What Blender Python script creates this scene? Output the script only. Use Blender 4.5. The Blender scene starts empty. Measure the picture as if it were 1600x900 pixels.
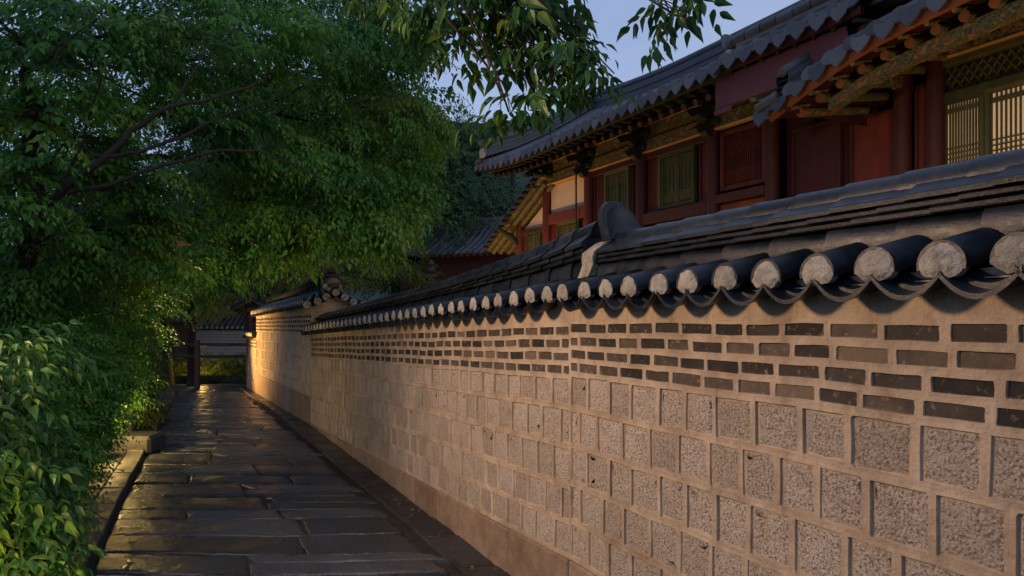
import bpy, math, random
import numpy as np
from mathutils import Vector, Matrix, noise as mnoise
R = math.radians
PI = math.pi
random.seed(7)

# ------------------------------------------------------------------ camera, sky, sun, exposure
scene = bpy.context.scene
EYE, F, PX, PY = 1.92, 1067.0, 800.0, 490.0
cam = bpy.data.cameras.new('camera')
cam.lens = 24.0; cam.sensor_width = 36.0; cam.shift_y = (PY-450)/1600.0
cam.clip_start = 0.05; cam.clip_end = 3000
camo = bpy.data.objects.new('camera', cam)
camo.location = (0, 0, EYE); camo.rotation_euler = (R(90), 0, 0)
scene.collection.objects.link(camo); scene.camera = camo

SUN_EL, SUN_ROT = 22.0, 148.0
world = bpy.data.worlds.new('World'); scene.world = world; world.use_nodes = True
nt = world.node_tree; nt.nodes.clear()
sky = nt.nodes.new('ShaderNodeTexSky'); sky.sky_type = 'NISHITA'; sky.sun_disc = False
sky.sun_elevation = R(SUN_EL); sky.sun_rotation = R(SUN_ROT); sky.dust_density = 1.0; sky.ozone_density = 2.0
bg = nt.nodes.new('ShaderNodeBackground'); bg.inputs[1].default_value = 0.075
tc = nt.nodes.new('ShaderNodeTexCoord')
nz = nt.nodes.new('ShaderNodeTexNoise'); nz.inputs['Scale'].default_value = 2.2; nz.inputs['Detail'].default_value = 5
mp = nt.nodes.new('ShaderNodeMapping'); mp.inputs['Scale'].default_value = (1, 1, 2.5)
cr = nt.nodes.new('ShaderNodeValToRGB')
cr.color_ramp.elements[0].position = 0.35; cr.color_ramp.elements[0].color = (0.82, 0.84, 0.92, 1)
cr.color_ramp.elements[1].position = 0.7; cr.color_ramp.elements[1].color = (1.12, 1.02, 1.0, 1)
mx = nt.nodes.new('ShaderNodeMix'); mx.data_type = 'RGBA'; mx.blend_type = 'MIX'; mx.inputs[0].default_value = 0.75
mx.inputs[7].default_value = (2.7, 3.55, 5.3, 1)      # a flat blue dusk overcast veil over the clear sky
ml = nt.nodes.new('ShaderNodeMix'); ml.data_type = 'RGBA'; ml.blend_type = 'MULTIPLY'; ml.inputs[0].default_value = 1.0
wo = nt.nodes.new('ShaderNodeOutputWorld')
L = nt.links.new
L(tc.outputs['Generated'], mp.inputs[0]); L(mp.outputs[0], nz.inputs['Vector']); L(nz.outputs[0], cr.inputs[0])
L(sky.outputs[0], mx.inputs[6]); L(mx.outputs[2], ml.inputs[6]); L(cr.outputs[0], ml.inputs[7])
L(ml.outputs[2], bg.inputs[0]); L(bg.outputs[0], wo.inputs[0])

sun = bpy.data.lights.new('sun', 'SUN'); sun.energy = 0.30; sun.angle = R(30); sun.color = (0.8, 0.88, 1.0)
suno = bpy.data.objects.new('sun', sun); scene.collection.objects.link(suno)
suno.rotation_euler = Vector((math.sin(R(SUN_ROT))*math.cos(R(SUN_EL)), math.cos(R(SUN_ROT))*math.cos(R(SUN_EL)), math.sin(R(SUN_EL)))).to_track_quat('Z','Y').to_euler()
scene.view_settings.view_transform = 'Standard'; scene.view_settings.look = 'None'
scene.view_settings.exposure = 0.95; scene.view_settings.gamma = 1.0
scene.render.engine = 'CYCLES'
scene.cycles.max_bounces = 6; scene.cycles.transparent_max_bounces = 4

# ------------------------------------------------------------------ helpers
def W(px, py, Z):
    return Vector(((px-PX)/F*Z, Z, EYE + (PY-py)/F*Z))
def ground_z(X, Z):
    if Z < 12: return 0.0
    return -0.025*(min(Z, 24)-12)
def empty(name, loc, label, cat, group=None):
    o = bpy.data.objects.new(name, None); scene.collection.objects.link(o)
    o.location = loc; o.empty_display_size = 0.2
    o['label'] = label; o['category'] = cat
    if group: o['group'] = group
    return o
def tag(o, label=None, cat=None, group=None, kind=None):
    if label: o['label'] = label
    if cat: o['category'] = cat
    if group: o['group'] = group
    if kind: o['kind'] = kind
    return o
bpy.context.view_layer.update()

class MB:
    """collects faces (world coordinates) with a material slot and a tint per vertex"""
    def __init__(s): s.v = []; s.f = []; s.m = []; s.t = []; s.sm = []; s.smooth = False
    def face(s, pts, m=0, t=0.5):
        b = len(s.v); s.v.extend([tuple(p) for p in pts]); s.t.extend([t]*len(pts))
        s.f.append(tuple(range(b, b+len(pts)))); s.m.append(m); s.sm.append(s.smooth)
    def mesh(s, vs, fs, m=0, t=0.5, smooth=None):
        b = len(s.v); s.v.extend([tuple(p) for p in vs]); s.t.extend([t]*len(vs))
        for f in fs: s.f.append(tuple(b+i for i in f)); s.m.append(m); s.sm.append(s.smooth if smooth is None else smooth)
    def hexa(s, c, m=0, t=0.5):     # 8 corners: bottom 4 ccw, top 4 ccw
        s.mesh(c, [(3,2,1,0),(4,5,6,7),(0,1,5,4),(1,2,6,5),(2,3,7,6),(3,0,4,7)], m, t)
    def box(s, fn, a0, a1, b0, b1, c0, c1, m=0, t=0.5, bev=0.0):
        if bev <= 0:
            s.hexa([fn(a0,b0,c0),fn(a1,b0,c0),fn(a1,b1,c0),fn(a0,b1,c0),fn(a0,b0,c1),fn(a1,b0,c1),fn(a1,b1,c1),fn(a0,b1,c1)], m, t); return
        V = []; idx = {}
        for i, A in ((0,(a0,a1)),):
            pass
        lo = (a0,b0,c0); hi = (a1,b1,c1); sg = [1 if hi[k] >= lo[k] else -1 for k in range(3)]
        for i in (0,1):
            for j in (0,1):
                for k in (0,1):
                    cor = [(lo,hi)[i][0],(lo,hi)[j][1],(lo,hi)[k][2]]
                    d = [(-1 if x else 1)*sg[n]*bev for n, x in enumerate((i,j,k))]
                    for ax in range(3):   # vertex lying on face 'ax'
                        p = [cor[n] + (0 if n == ax else d[n]) for n in range(3)]
                        idx[(i,j,k,ax)] = len(V); V.append(fn(*p))
        Fc = []
        for ax in range(3):
            o1, o2 = [n for n in range(3) if n != ax]
            for side in (0,1):
                ring = []
                for (u, w) in ((0,0),(1,0),(1,1),(0,1)):
                    key = [0,0,0]; key[ax] = side; key[o1] = u; key[o2] = w
                    ring.append(idx[(key[0],key[1],key[2],ax)])
                Fc.append(ring)
        for ax in range(3):        # edges along ax
            o1, o2 = [n for n in range(3) if n != ax]
            for u in (0,1):
                for w in (0,1):
                    k0 = [0,0,0]; k0[o1] = u; k0[o2] = w; k1 = list(k0); k1[ax] = 1
                    Fc.append([idx[(*k0,o1)], idx[(*k1,o1)], idx[(*k1,o2)], idx[(*k0,o2)]])
        for i in (0,1):
            for j in (0,1):
                for k in (0,1): Fc.append([idx[(i,j,k,0)],idx[(i,j,k,1)],idx[(i,j,k,2)]])
        s.mesh(V, Fc, m, t)
    def tube(s, pts, rad, n=8, m=0, t=0.5, cap=True, smooth=True):
        pts = [Vector(p) for p in pts]
        if not hasattr(rad, '__len__'): rad = [rad]*len(pts)
        V = []; Fc = []
        up0 = None
        for i, p in enumerate(pts):
            a = pts[max(i-1,0)]; b = pts[min(i+1,len(pts)-1)]
            d = (b-a); d = d.normalized() if d.length > 1e-9 else Vector((0,0,1))
            if up0 is None:
                up0 = Vector((0,0,1)) if abs(d.z) < 0.9 else Vector((1,0,0))
            x = d.cross(up0); x = x.normalized() if x.length > 1e-6 else Vector((1,0,0)); y = x.cross(d).normalized(); up0 = y
            for k in range(n):
                an = 2*PI*k/n; V.append(p + x*math.cos(an)*rad[i] + y*math.sin(an)*rad[i])
        for i in range(len(pts)-1):
            for k in range(n):
                Fc.append((i*n+k, i*n+(k+1)%n, (i+1)*n+(k+1)%n, (i+1)*n+k))
        s.mesh(V, Fc, m, t, smooth)
        if cap:
            s.mesh(V[:n], [tuple(range(n))[::-1]], m, t, False); s.mesh(V[-n:], [tuple(range(n))], m, t, False)
    def strip(s, A, B, m=0, t=0.5, smooth=False):   # quads between two point rows
        n = len(A); s.mesh(list(A)+list(B), [(i,i+1,n+i+1,n+i) for i in range(n-1)], m, t, smooth)
    def extrude(s, A, B, m=0, t=0.5, smooth=False):  # closed loops joined, capped
        n = len(A); s.mesh(list(A)+list(B), [(i,(i+1)%n,n+(i+1)%n,n+i) for i in range(n)], m, t, smooth)
        s.mesh(list(A), [tuple(range(n))[::-1]], m, t, False); s.mesh(list(B), [tuple(range(n))], m, t, False)
    def build(s, name, mats, parent=None, label=None, cat=None, group=None, kind=None, weld=False):
        me = bpy.data.meshes.new(name)
        off = parent.location if parent is not None else Vector((0,0,0))
        ox, oy, oz = off
        if parent is not None and parent.parent is not None: ox, oy, oz = parent['o']
        me.from_pydata([(x-ox,y-oy,z-oz) for x,y,z in s.v], [], s.f)
        mats = mats if isinstance(mats, (list,tuple)) else [mats]
        for mt in mats: me.materials.append(mt)
        me.polygons.foreach_set('material_index', s.m)
        me.polygons.foreach_set('use_smooth', s.sm)
        at = me.attributes.new('tint', 'FLOAT', 'POINT'); at.data.foreach_set('value', s.t)
        me.update()
        o = bpy.data.objects.new(name, me); scene.collection.objects.link(o)
        if parent is not None: o.parent = parent
        return tag(o, label, cat, group, kind)

def arr_mesh(name, v, f, tint, mat, parent=None, smooth=False):
    me = bpy.data.meshes.new(name)
    v = np.asarray(v, dtype=np.float64).reshape(-1,3).copy(); f = np.asarray(f, dtype=np.int32)
    if parent is not None: v -= np.array(parent.location)
    me.vertices.add(len(v)); me.vertices.foreach_set('co', v.astype(np.float32).ravel())
    me.loops.add(f.size); me.loops.foreach_set('vertex_index', f.ravel())
    me.polygons.add(len(f)); me.polygons.foreach_set('loop_start', np.arange(len(f), dtype=np.int32)*f.shape[1])
    me.polygons.foreach_set('use_smooth', np.full(len(f), smooth))
    me.materials.append(mat)
    at = me.attributes.new('tint', 'FLOAT', 'POINT'); at.data.foreach_set('value', np.asarray(tint, dtype=np.float32))
    me.update(calc_edges=True)
    o = bpy.data.objects.new(name, me); scene.collection.objects.link(o)
    if parent is not None: o.parent = parent
    return o

# ------------------------------------------------------------------ materials
def mat(name, cols, rough=0.7, nscale=6.0, bump=0.3, bscale=60.0, bdist=0.004, tintw=0.5, spec=0.5, rvar=0.0, detail=6, speck=None,
        stretch=None, coat=0.0, stain=None, streak=False):
    m = bpy.data.materials.new(name); m.use_nodes = True
    n = m.node_tree.nodes; l = m.node_tree.links; bs = n['Principled BSDF']
    g = n.new('ShaderNodeNewGeometry')
    mpn = n.new('ShaderNodeMapping'); mpn.inputs['Scale'].default_value = stretch or (1,1,1)
    l.new(g.outputs['Position'], mpn.inputs[0])
    at = n.new('ShaderNodeAttribute'); at.attribute_name = 'tint'
    nz = n.new('ShaderNodeTexNoise'); nz.inputs['Scale'].default_value = nscale; nz.inputs['Detail'].default_value = detail; nz.inputs['Roughness'].default_value = 0.6
    l.new(mpn.outputs[0], nz.inputs['Vector'])
    mixf = n.new('ShaderNodeMix'); mixf.data_type = 'FLOAT'; mixf.inputs[0].default_value = tintw
    l.new(nz.outputs[0], mixf.inputs[2]); l.new(at.outputs['Fac'], mixf.inputs[3])
    ramp = n.new('ShaderNodeValToRGB'); l.new(mixf.outputs[0], ramp.inputs[0])
    el = ramp.color_ramp.elements
    k = len(cols); el[0].color = (*cols[0],1); el[0].position = 0.25; el[1].color = (*cols[-1],1); el[1].position = 0.75
    for i in range(1, k-1):
        e = el.new(0.25+0.5*i/(k-1)); e.color = (*cols[i],1)
    out = ramp.outputs[0]
    if speck:
        sc, col, lo, hi = speck
        n2 = n.new('ShaderNodeTexNoise'); n2.inputs['Scale'].default_value = sc; n2.inputs['Detail'].default_value = 3
        l.new(g.outputs['Position'], n2.inputs['Vector'])
        mr = n.new('ShaderNodeMapRange'); mr.inputs[1].default_value = lo; mr.inputs[2].default_value = hi
        l.new(n2.outputs[0], mr.inputs[0])
        mc = n.new('ShaderNodeMix'); mc.data_type = 'RGBA'; l.new(mr.outputs[0], mc.inputs[0]); l.new(out, mc.inputs[6]); mc.inputs[7].default_value = (*col,1)
        out = mc.outputs[2]
    if stain:
        sc, col, lo, hi = stain
        n4 = n.new('ShaderNodeTexNoise'); n4.inputs['Scale'].default_value = sc; n4.inputs['Detail'].default_value = 8; n4.inputs['Roughness'].default_value = 0.7
        l.new(g.outputs['Position'], n4.inputs['Vector'])
        mr2 = n.new('ShaderNodeMapRange'); mr2.inputs[1].default_value = lo; mr2.inputs[2].default_value = hi; mr2.inputs[4].default_value = 0.7
        l.new(n4.outputs[0], mr2.inputs[0])
        mc2 = n.new('ShaderNodeMix'); mc2.data_type = 'RGBA'; l.new(mr2.outputs[0], mc2.inputs[0]); l.new(out, mc2.inputs[6]); mc2.inputs[7].default_value = (*col,1)
        out = mc2.outputs[2]
    if streak:
        m5 = n.new('ShaderNodeMapping'); m5.inputs['Scale'].default_value = (7,7,.8); l.new(g.outputs['Position'], m5.inputs[0])
        n5 = n.new('ShaderNodeTexNoise'); n5.inputs['Scale'].default_value = 1.6; n5.inputs['Detail'].default_value = 7; n5.inputs['Roughness'].default_value = .7; l.new(m5.outputs[0], n5.inputs['Vector'])
        r5 = n.new('ShaderNodeMapRange'); r5.inputs[1].default_value = .52; r5.inputs[2].default_value = .75; r5.inputs[4].default_value = .6; l.new(n5.outputs[0], r5.inputs[0])
        c5 = n.new('ShaderNodeMix'); c5.data_type = 'RGBA'; l.new(r5.outputs[0], c5.inputs[0]); l.new(out, c5.inputs[6]); c5.inputs[7].default_value = (.15,.105,.07,1); out = c5.outputs[2]
    l.new(out, bs.inputs['Base Color'])
    bs.inputs['Roughness'].default_value = rough; bs.inputs['Specular IOR Level'].default_value = spec
    if rvar:
        mr = n.new('ShaderNodeMapRange'); mr.inputs[1].default_value = 0.35; mr.inputs[2].default_value = 0.65
        mr.inputs[3].default_value = max(0.02, rough-rvar); mr.inputs[4].default_value = rough+rvar
        l.new(nz.outputs[0], mr.inputs[0]); l.new(mr.outputs[0], bs.inputs['Roughness'])
    if bump:
        n3 = n.new('ShaderNodeTexNoise'); n3.inputs['Scale'].default_value = bscale; n3.inputs['Detail'].default_value = 5; n3.inputs['Roughness'].default_value = 0.65
        l.new(mpn.outputs[0], n3.inputs['Vector'])
        bp = n.new('ShaderNodeBump'); bp.inputs['Strength'].default_value = bump; bp.inputs['Distance'].default_value = bdist
        l.new(n3.outputs[0], bp.inputs['Height']); l.new(bp.outputs[0], bs.inputs['Normal'])
    if coat: bs.inputs['Coat Weight'].default_value = coat; bs.inputs['Coat Roughness'].default_value = 0.15
    return m

M = {}
M['mortar'] = mat('lime_mortar', [(0.25,0.195,0.14),(0.36,0.29,0.22),(0.45,0.37,0.285)], 0.88, 4.5, 0.9, 34, 0.012, 0.0, 0.15, streak=True, stain=(2.2,(0.16,0.105,0.065),0.5,0.72), speck=(0.9,(0.52,0.43,0.33),0.56,0.72))
M['plaster'] = M['mortar']
M['brick'] = mat('grey_brick', [(0.022,0.020,0.019),(0.052,0.044,0.038),(0.13,0.10,0.075)], 0.85, 14, 0.7, 70, 0.006, 0.55, 0.2, speck=(38,(0.22,0.165,0.12),0.6,0.78))
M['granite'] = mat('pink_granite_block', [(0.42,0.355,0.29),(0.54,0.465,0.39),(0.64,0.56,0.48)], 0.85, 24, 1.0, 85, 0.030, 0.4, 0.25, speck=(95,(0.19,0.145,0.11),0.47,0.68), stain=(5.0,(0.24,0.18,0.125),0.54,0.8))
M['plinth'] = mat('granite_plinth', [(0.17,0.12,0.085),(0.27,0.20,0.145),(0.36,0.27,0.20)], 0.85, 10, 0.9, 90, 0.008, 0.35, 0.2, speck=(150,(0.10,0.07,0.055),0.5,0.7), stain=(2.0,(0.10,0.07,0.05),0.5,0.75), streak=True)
M['tile'] = mat('wet_black_tile', [(0.003,0.005,0.009),(0.006,0.010,0.017),(0.015,0.021,0.032)], 0.40, 14, 0.5, 90, 0.003, 0.5, 0.32, rvar=0.10)
M['tile_black'] = mat('plain_black_tile', [(0.003,0.004,0.006),(0.007,0.009,0.012),(0.014,0.017,0.022)], 0.5, 14, 0.4, 60, 0.003, 0.3, 0.3)  # near-black, rougher tile for the upturned ridge-end tile
M['tile_dry'] = mat('grey_roof_tile', [(0.022,0.026,0.036),(0.042,0.048,0.062),(0.075,0.082,0.10)], 0.5, 4, 0.4, 30, 0.006, 0.5, 0.4)
M['plug'] = mat('pale_mortar_plug', [(0.18,0.175,0.155),(0.30,0.295,0.27),(0.42,0.41,0.375)], 0.9, 18, 1.0, 45, 0.020, 0.35, 0.15, stain=(16,(0.09,0.07,0.055),0.5,0.7))
M['flag'] = mat('wet_flagstone', [(0.012,0.015,0.020),(0.024,0.029,0.037),(0.050,0.056,0.068)], 0.31, 2.2, 0.9, 22, 0.018, 0.5, 0.5, rvar=0.17, stain=(1.3,(0.015,0.015,0.012),0.55,0.7))
M['puddle'] = mat('rain_film', [(0.012,0.012,0.012),(0.02,0.02,0.02)], 0.08, 3, 0.3, 14, 0.004, 0, 0.5)
M['kerb'] = mat('granite_kerb', [(0.014,0.014,0.014),(0.030,0.029,0.028),(0.055,0.052,0.048)], 0.6, 8, 0.9, 40, 0.012, 0.5, 0.35, rvar=0.15)
M['bed'] = mat('dark_joint_soil', [(0.012,0.011,0.009),(0.03,0.027,0.022)], 0.7, 8, 0.6, 60, 0.01, 0, 0.3)
M['soil'] = mat('garden_soil', [(0.02,0.018,0.01),(0.035,0.04,0.015)], 0.95, 3, 0.6, 30, 0.02, 0, 0.1)
M['sand'] = mat('courtyard_sand', [(0.2,0.17,0.13),(0.28,0.24,0.19)], 0.95, 3, 0.3, 40, 0.005, 0, 0.1)
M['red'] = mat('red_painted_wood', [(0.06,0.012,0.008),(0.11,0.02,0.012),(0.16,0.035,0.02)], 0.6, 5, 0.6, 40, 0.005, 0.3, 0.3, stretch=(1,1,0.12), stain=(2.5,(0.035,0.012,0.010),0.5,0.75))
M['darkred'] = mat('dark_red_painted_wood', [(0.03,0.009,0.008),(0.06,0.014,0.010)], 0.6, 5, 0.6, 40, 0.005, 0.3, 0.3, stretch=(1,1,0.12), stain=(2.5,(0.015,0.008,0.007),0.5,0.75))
M['green'] = mat('green_painted_wood', [(0.025,0.035,0.012),(0.06,0.065,0.022),(0.10,0.09,0.035)], 0.65, 5, 0.3, 30, 0.003, 0.4, 0.3)
M['black'] = mat('dark_bracket_wood', [(0.010,0.014,0.010),(0.022,0.026,0.018)], 0.7, 5, 0.3, 30, 0.004, 0.3, 0.3)
M['ochre'] = mat('ochre_band_paint', [(0.34,0.17,0.05),(0.5,0.3,0.1)], 0.7, 10, 0.3, 40, 0.003, 0.4, 0.3)
M['orange'] = mat('orange_wood_paint', [(0.13,0.045,0.022),(0.24,0.09,0.04)], 0.65, 6, 0.3, 40, 0.003, 0.4, 0.3)
M['cream'] = mat('cream_plaster_panel', [(0.55,0.42,0.30),(0.68,0.55,0.42)], 0.9, 3, 0.3, 30, 0.004, 0.2, 0.2, stain=(3,(0.35,0.23,0.15),0.55,0.8))
M['teal'] = mat('teal_bracket_paint', [(0.05,0.13,0.13),(0.12,0.28,0.26)], 0.7, 20, 0.3, 40, 0.003, 0.4, 0.3)
M['bark'] = mat('dark_wet_bark', [(0.012,0.010,0.008),(0.035,0.028,0.022)], 0.85, 10, 1.0, 30, 0.02, 0.2, 0.3, stretch=(1,1,0.3))
M['rail'] = mat('brown_rail_wood', [(0.03,0.018,0.010),(0.055,0.035,0.02)], 0.6, 6, 0.4, 40, 0.004, 0.3, 0.4)
M['metal'] = mat('dark_lamp_metal', [(0.02,0.02,0.02),(0.03,0.03,0.03)], 0.5, 6, 0.1, 40, 0.001, 0.3, 0.5)
M['stone'] = mat('grey_stone', [(0.12,0.115,0.10),(0.22,0.21,0.19)], 0.85, 8, 0.6, 40, 0.01, 0.3, 0.3)
M['pale'] = mat('pale_grey_wall', [(0.22,0.22,0.21),(0.36,0.36,0.35)], 0.85, 6, 0.6, 40, 0.01, 0.3, 0.3)
M['hill'] = mat('forest_hill', [(0.02,0.035,0.03),(0.05,0.07,0.055)], 0.95, 0.08, 0, 40, 0.01, 0, 0.1)

def danch(name):      # painted pattern of greens, reds and cream outlines on eave woodwork
    m = bpy.data.materials.new(name); m.use_nodes = True
    n = m.node_tree.nodes; l = m.node_tree.links; bs = n['Principled BSDF']
    g = n.new('ShaderNodeNewGeometry')
    ns = n.new('ShaderNodeTexNoise'); ns.inputs['Scale'].default_value = 5; ns.inputs['Detail'].default_value = 1.5
    l.new(g.outputs['Position'], ns.inputs['Vector'])
    vm = n.new('ShaderNodeVectorMath'); vm.operation = 'MULTIPLY_ADD'; vm.inputs[1].default_value = (0.18,0.18,0.18)
    l.new(ns.outputs['Color'], vm.inputs[0]); l.new(g.outputs['Position'], vm.inputs[2])
    v = n.new('ShaderNodeTexVoronoi'); v.inputs['Scale'].default_value = 20; l.new(vm.outputs[0], v.inputs['Vector'])
    v2 = n.new('ShaderNodeTexVoronoi'); v2.inputs['Scale'].default_value = 20; v2.feature = 'DISTANCE_TO_EDGE'; l.new(vm.outputs[0], v2.inputs['Vector'])
    sp = n.new('ShaderNodeSeparateColor'); l.new(v.outputs['Color'], sp.inputs[0])
    r = n.new('ShaderNodeValToRGB'); r.color_ramp.interpolation = 'CONSTANT'
    e = r.color_ramp.elements; e[0].position = 0; e[0].color = (0.035,0.045,0.015,1); e[1].position = 0.4; e[1].color = (0.07,0.07,0.022,1)
    for p, c in ((0.62,(0.14,0.04,0.018,1)),(0.76,(0.025,0.05,0.035,1)),(0.88,(0.22,0.12,0.04,1))):
        q = e.new(p); q.color = c
    l.new(sp.outputs[0], r.inputs[0])
    mr = n.new('ShaderNodeMapRange'); mr.inputs[1].default_value = 0.03; mr.inputs[2].default_value = 0.07; mr.inputs[3].default_value = 1; mr.inputs[4].default_value = 0
    l.new(v2.outputs['Distance'], mr.inputs[0])
    mc = n.new('ShaderNodeMix'); mc.data_type = 'RGBA'; l.new(mr.outputs[0], mc.inputs[0]); l.new(r.outputs[0], mc.inputs[6]); mc.inputs[7].default_value = (0.16,0.13,0.055,1)
    l.new(mc.outputs[2], bs.inputs['Base Color']); bs.inputs['Roughness'].default_value = 0.7
    return m
M['danch'] = danch('painted_eave_wood')

def leafmat(name, cols, trans=0.35, rough=0.42):
    m = bpy.data.materials.new(name); m.use_nodes = True
    n = m.node_tree.nodes; l = m.node_tree.links; bs = n['Principled BSDF']; out = n['Material Output']
    at = n.new('ShaderNodeAttribute'); at.attribute_name = 'tint'
    r = n.new('ShaderNodeValToRGB'); e = r.color_ramp.elements
    e[0].color = (*cols[0],1); e[0].position = 0.0; e[1].color = (*cols[-1],1); e[1].position = 1.0
    for i in range(1, len(cols)-1):
        q = e.new(i/(len(cols)-1)); q.color = (*cols[i],1)
    l.new(at.outputs['Fac'], r.inputs[0]); l.new(r.outputs[0], bs.inputs['Base Color'])
    bs.inputs['Roughness'].default_value = rough; bs.inputs['Specular IOR Level'].default_value = 0.22
    t = n.new('ShaderNodeBsdfTranslucent'); l.new(r.outputs[0], t.inputs['Color'])
    ms = n.new('ShaderNodeMixShader'); ms.inputs[0].default_value = trans
    l.new(bs.outputs[0], ms.inputs[1]); l.new(t.outputs[0], ms.inputs[2]); l.new(ms.outputs[0], out.inputs['Surface'])
    return m
M['leaf'] = leafmat('maple_leaves', [(0.018,0.07,0.014),(0.045,0.14,0.022),(0.085,0.20,0.03),(0.16,0.24,0.035)], 0.42)
M['leaf_near'] = leafmat('broad_leaves', [(0.012,0.045,0.018),(0.026,0.085,0.022),(0.05,0.13,0.026),(0.14,0.18,0.03)], 0.36)
M['leaf_dark'] = leafmat('dark_leaves', [(0.012,0.04,0.018),(0.028,0.075,0.026),(0.055,0.11,0.034)], 0.3)
M['leaf_yel'] = leafmat('lamplit_and_fallen_leaves', [(0.04,0.08,0.015),(0.09,0.13,0.02),(0.16,0.18,0.03),(0.24,0.17,0.03)], 0.4)  # yellow lamplight put into the leaf colour of far plants; also fallen leaves

# ------------------------------------------------------------------ ground, path, kerb
mb = MB()
xs = [-1500,-300,-60,-30,-20,-14,-10,-7,-4,0,4,10,20,60,300,1500]; ys = [-1500,-100,-20,-5,0,5,12,14,16,18,20,22,24,30,60,200,600,2000]
V = [(x,y,ground_z(x,y)-0.06) for y in ys for x in xs]
nx = len(xs)
mb.mesh(V, [(j*nx+i, j*nx+i+1, (j+1)*nx+i+1, (j+1)*nx+i) for j in range(len(ys)-1) for i in range(nx-1)])
mb.build('ground', M['soil'], kind='structure')
# courtyard floor, inside the walls
mb = MB()
def kerbX(Z): return -0.95 - 0.437*Z - (0.0 if Z < 17 else 0.10*(Z-17))
def wallX(Z):
    if Z < 4.355: return 2.449-0.477*Z
    if Z < 11.9: return 2.612-0.5145*Z
    return 2.83-0.532*Z
def pz(Z): return ground_z(0, Z)
Zs = [-4+0.5*i for i in range(49)]
A = [(wallX(min(z,19.4))+0.45, z, pz(z)-0.02) for z in Zs]; B = [(wallX(min(z,19.4))+30, z, pz(z)-0.02) for z in Zs]
mb.strip(A, B); mb.build('courtyard_ground', M['sand'], kind='structure')

rng = random.Random(11)
def n1(x, s=0.0): return mnoise.noise(Vector((x, s, 3.7)))
# bed below the paving
mb = MB(); mb.strip([(kerbX(z)-0.9, z, pz(z)-0.022) for z in Zs], [(wallX(min(z,19.6))+0.05 + (max(0,z-19.6)*1.2), z, pz(z)-0.022) for z in Zs])
mb.build('path_bed', M['bed'], kind='structure')
# flagstones laid in wandering courses across the path
mb = MB()
z = -3.0
def stone_poly(mb, corners, top, m=0, t=0.5, seed=0, lift=0.0, jit=0.012, th=0.05):
    """corners: 4 xy in order; edges subdivided and roughened; bevelled top"""
    loop = []
    for i in range(4):
        a = corners[i]; b = corners[(i+1)%4]; ln = math.hypot(b[0]-a[0], b[1]-a[1]); k = max(2, int(ln/0.09))
        for j in range(k):
            u = j/k; x = a[0]+(b[0]-a[0])*u; y = a[1]+(b[1]-a[1])*u
            loop.append((x+jit*mnoise.noise(Vector((x*9,y*9,seed))), y+jit*1.3*mnoise.noise(Vector((x*9,y*9,seed+9)))))
    cx = sum(p[0] for p in loop)/len(loop); cy = sum(p[1] for p in loop)/len(loop)
    tx, ty = rng.uniform(-.012,.012), rng.uniform(-.02,.02)
    def lv(f, dz):
        out = []
        for x, y in loop:
            d = math.hypot(x-cx, y-cy); k = 1-f/max(d,0.05)
            X = cx+(x-cx)*k; Y = cy+(y-cy)*k
            out.append((X, Y, pz(Y)+top+dz+lift+(X-cx)*tx+(Y-cy)*ty + 0.004*mnoise.noise(Vector((X*3,Y*3,seed)))))
        return out
    a = lv(0, -th); b = lv(0.003, -0.014); c = lv(0.016, -0.003); d = lv(0.07, 0.002)
    n = len(loop)
    q = [(i,(i+1)%n,n+(i+1)%n,n+i) for i in range(n)]
    mb.mesh(a+b, q, m, t); mb.mesh(b+c, q, m, t, True); mb.mesh(c+d, q, m, t, True); mb.mesh(d, [tuple(range(n))], m, t, True)
gut = lambda Z: wallX(min(Z,19.5)) - (0.35 if Z < 12 else 0.35-0.015*(Z-12)) + max(0, Z-19.5)*1.2
row = 0
zprev_slant = 0
while z < 20.6:
    h = rng.uniform(0.30, 0.62) if z < 12 else rng.uniform(0.35, 0.65)
    x0 = kerbX(z)+0.02; x1 = gut(z+h/2)-0.03
    cuts = [x0]; 
    while cuts[-1] < x1-0.5:
        cuts.append(cuts[-1]+rng.uniform(0.6, 1.75))
    if x1-cuts[-1] < 0.35 and len(cuts) > 1: cuts.pop()
    if cuts[-1] < x1: cuts.append(x1)
    else: cuts[-1] = x1
    def ed(x, zz): return zz + 0.16*n1(x*0.55, zz*0.35) + 0.08*n1(x*1.7, zz*2.0)
    for i in range(len(cuts)-1):
        a, b = cuts[i], cuts[i+1]
        g = 0.008+0.004*rng.random(); sl = -0.45*h+rng.uniform(-0.04, 0.04); sl2 = -0.45*h+rng.uniform(-0.04,0.04)
        dk0 = kerbX(z+h)-kerbX(z) if i == 0 else sl; dk1 = gut(z+h)-gut(z) if i == len(cuts)-2 else sl2
        lo0, lo1, hi0, hi1 = ed(a,z), ed(b,z), ed(a,z+h), ed(b,z+h)
        parts = [(lo0, lo1, hi0, hi1)]
        if rng.random() < 0.4 and h > 0.4:
            f = rng.uniform(.4,.6); parts = [(lo0,lo1,lo0+(hi0-lo0)*f,lo1+(hi1-lo1)*f),(lo0+(hi0-lo0)*f,lo1+(hi1-lo1)*f,hi0,hi1)]
        for pp in parts:
            stone_poly(mb, [(a+g, pp[0]+g),(b-g, pp[1]+g),(b+dk1*(pp[3]-z)/h-g, pp[3]-g),(a+dk0*(pp[2]-z)/h+g, pp[2]-g)], 0.0, 0, rng.random(), rng.random()*50, rng.uniform(-.006,.008), 0.022)
    z += h; row += 1
path = mb.build('path', M['flag'], kind='structure')
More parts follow.
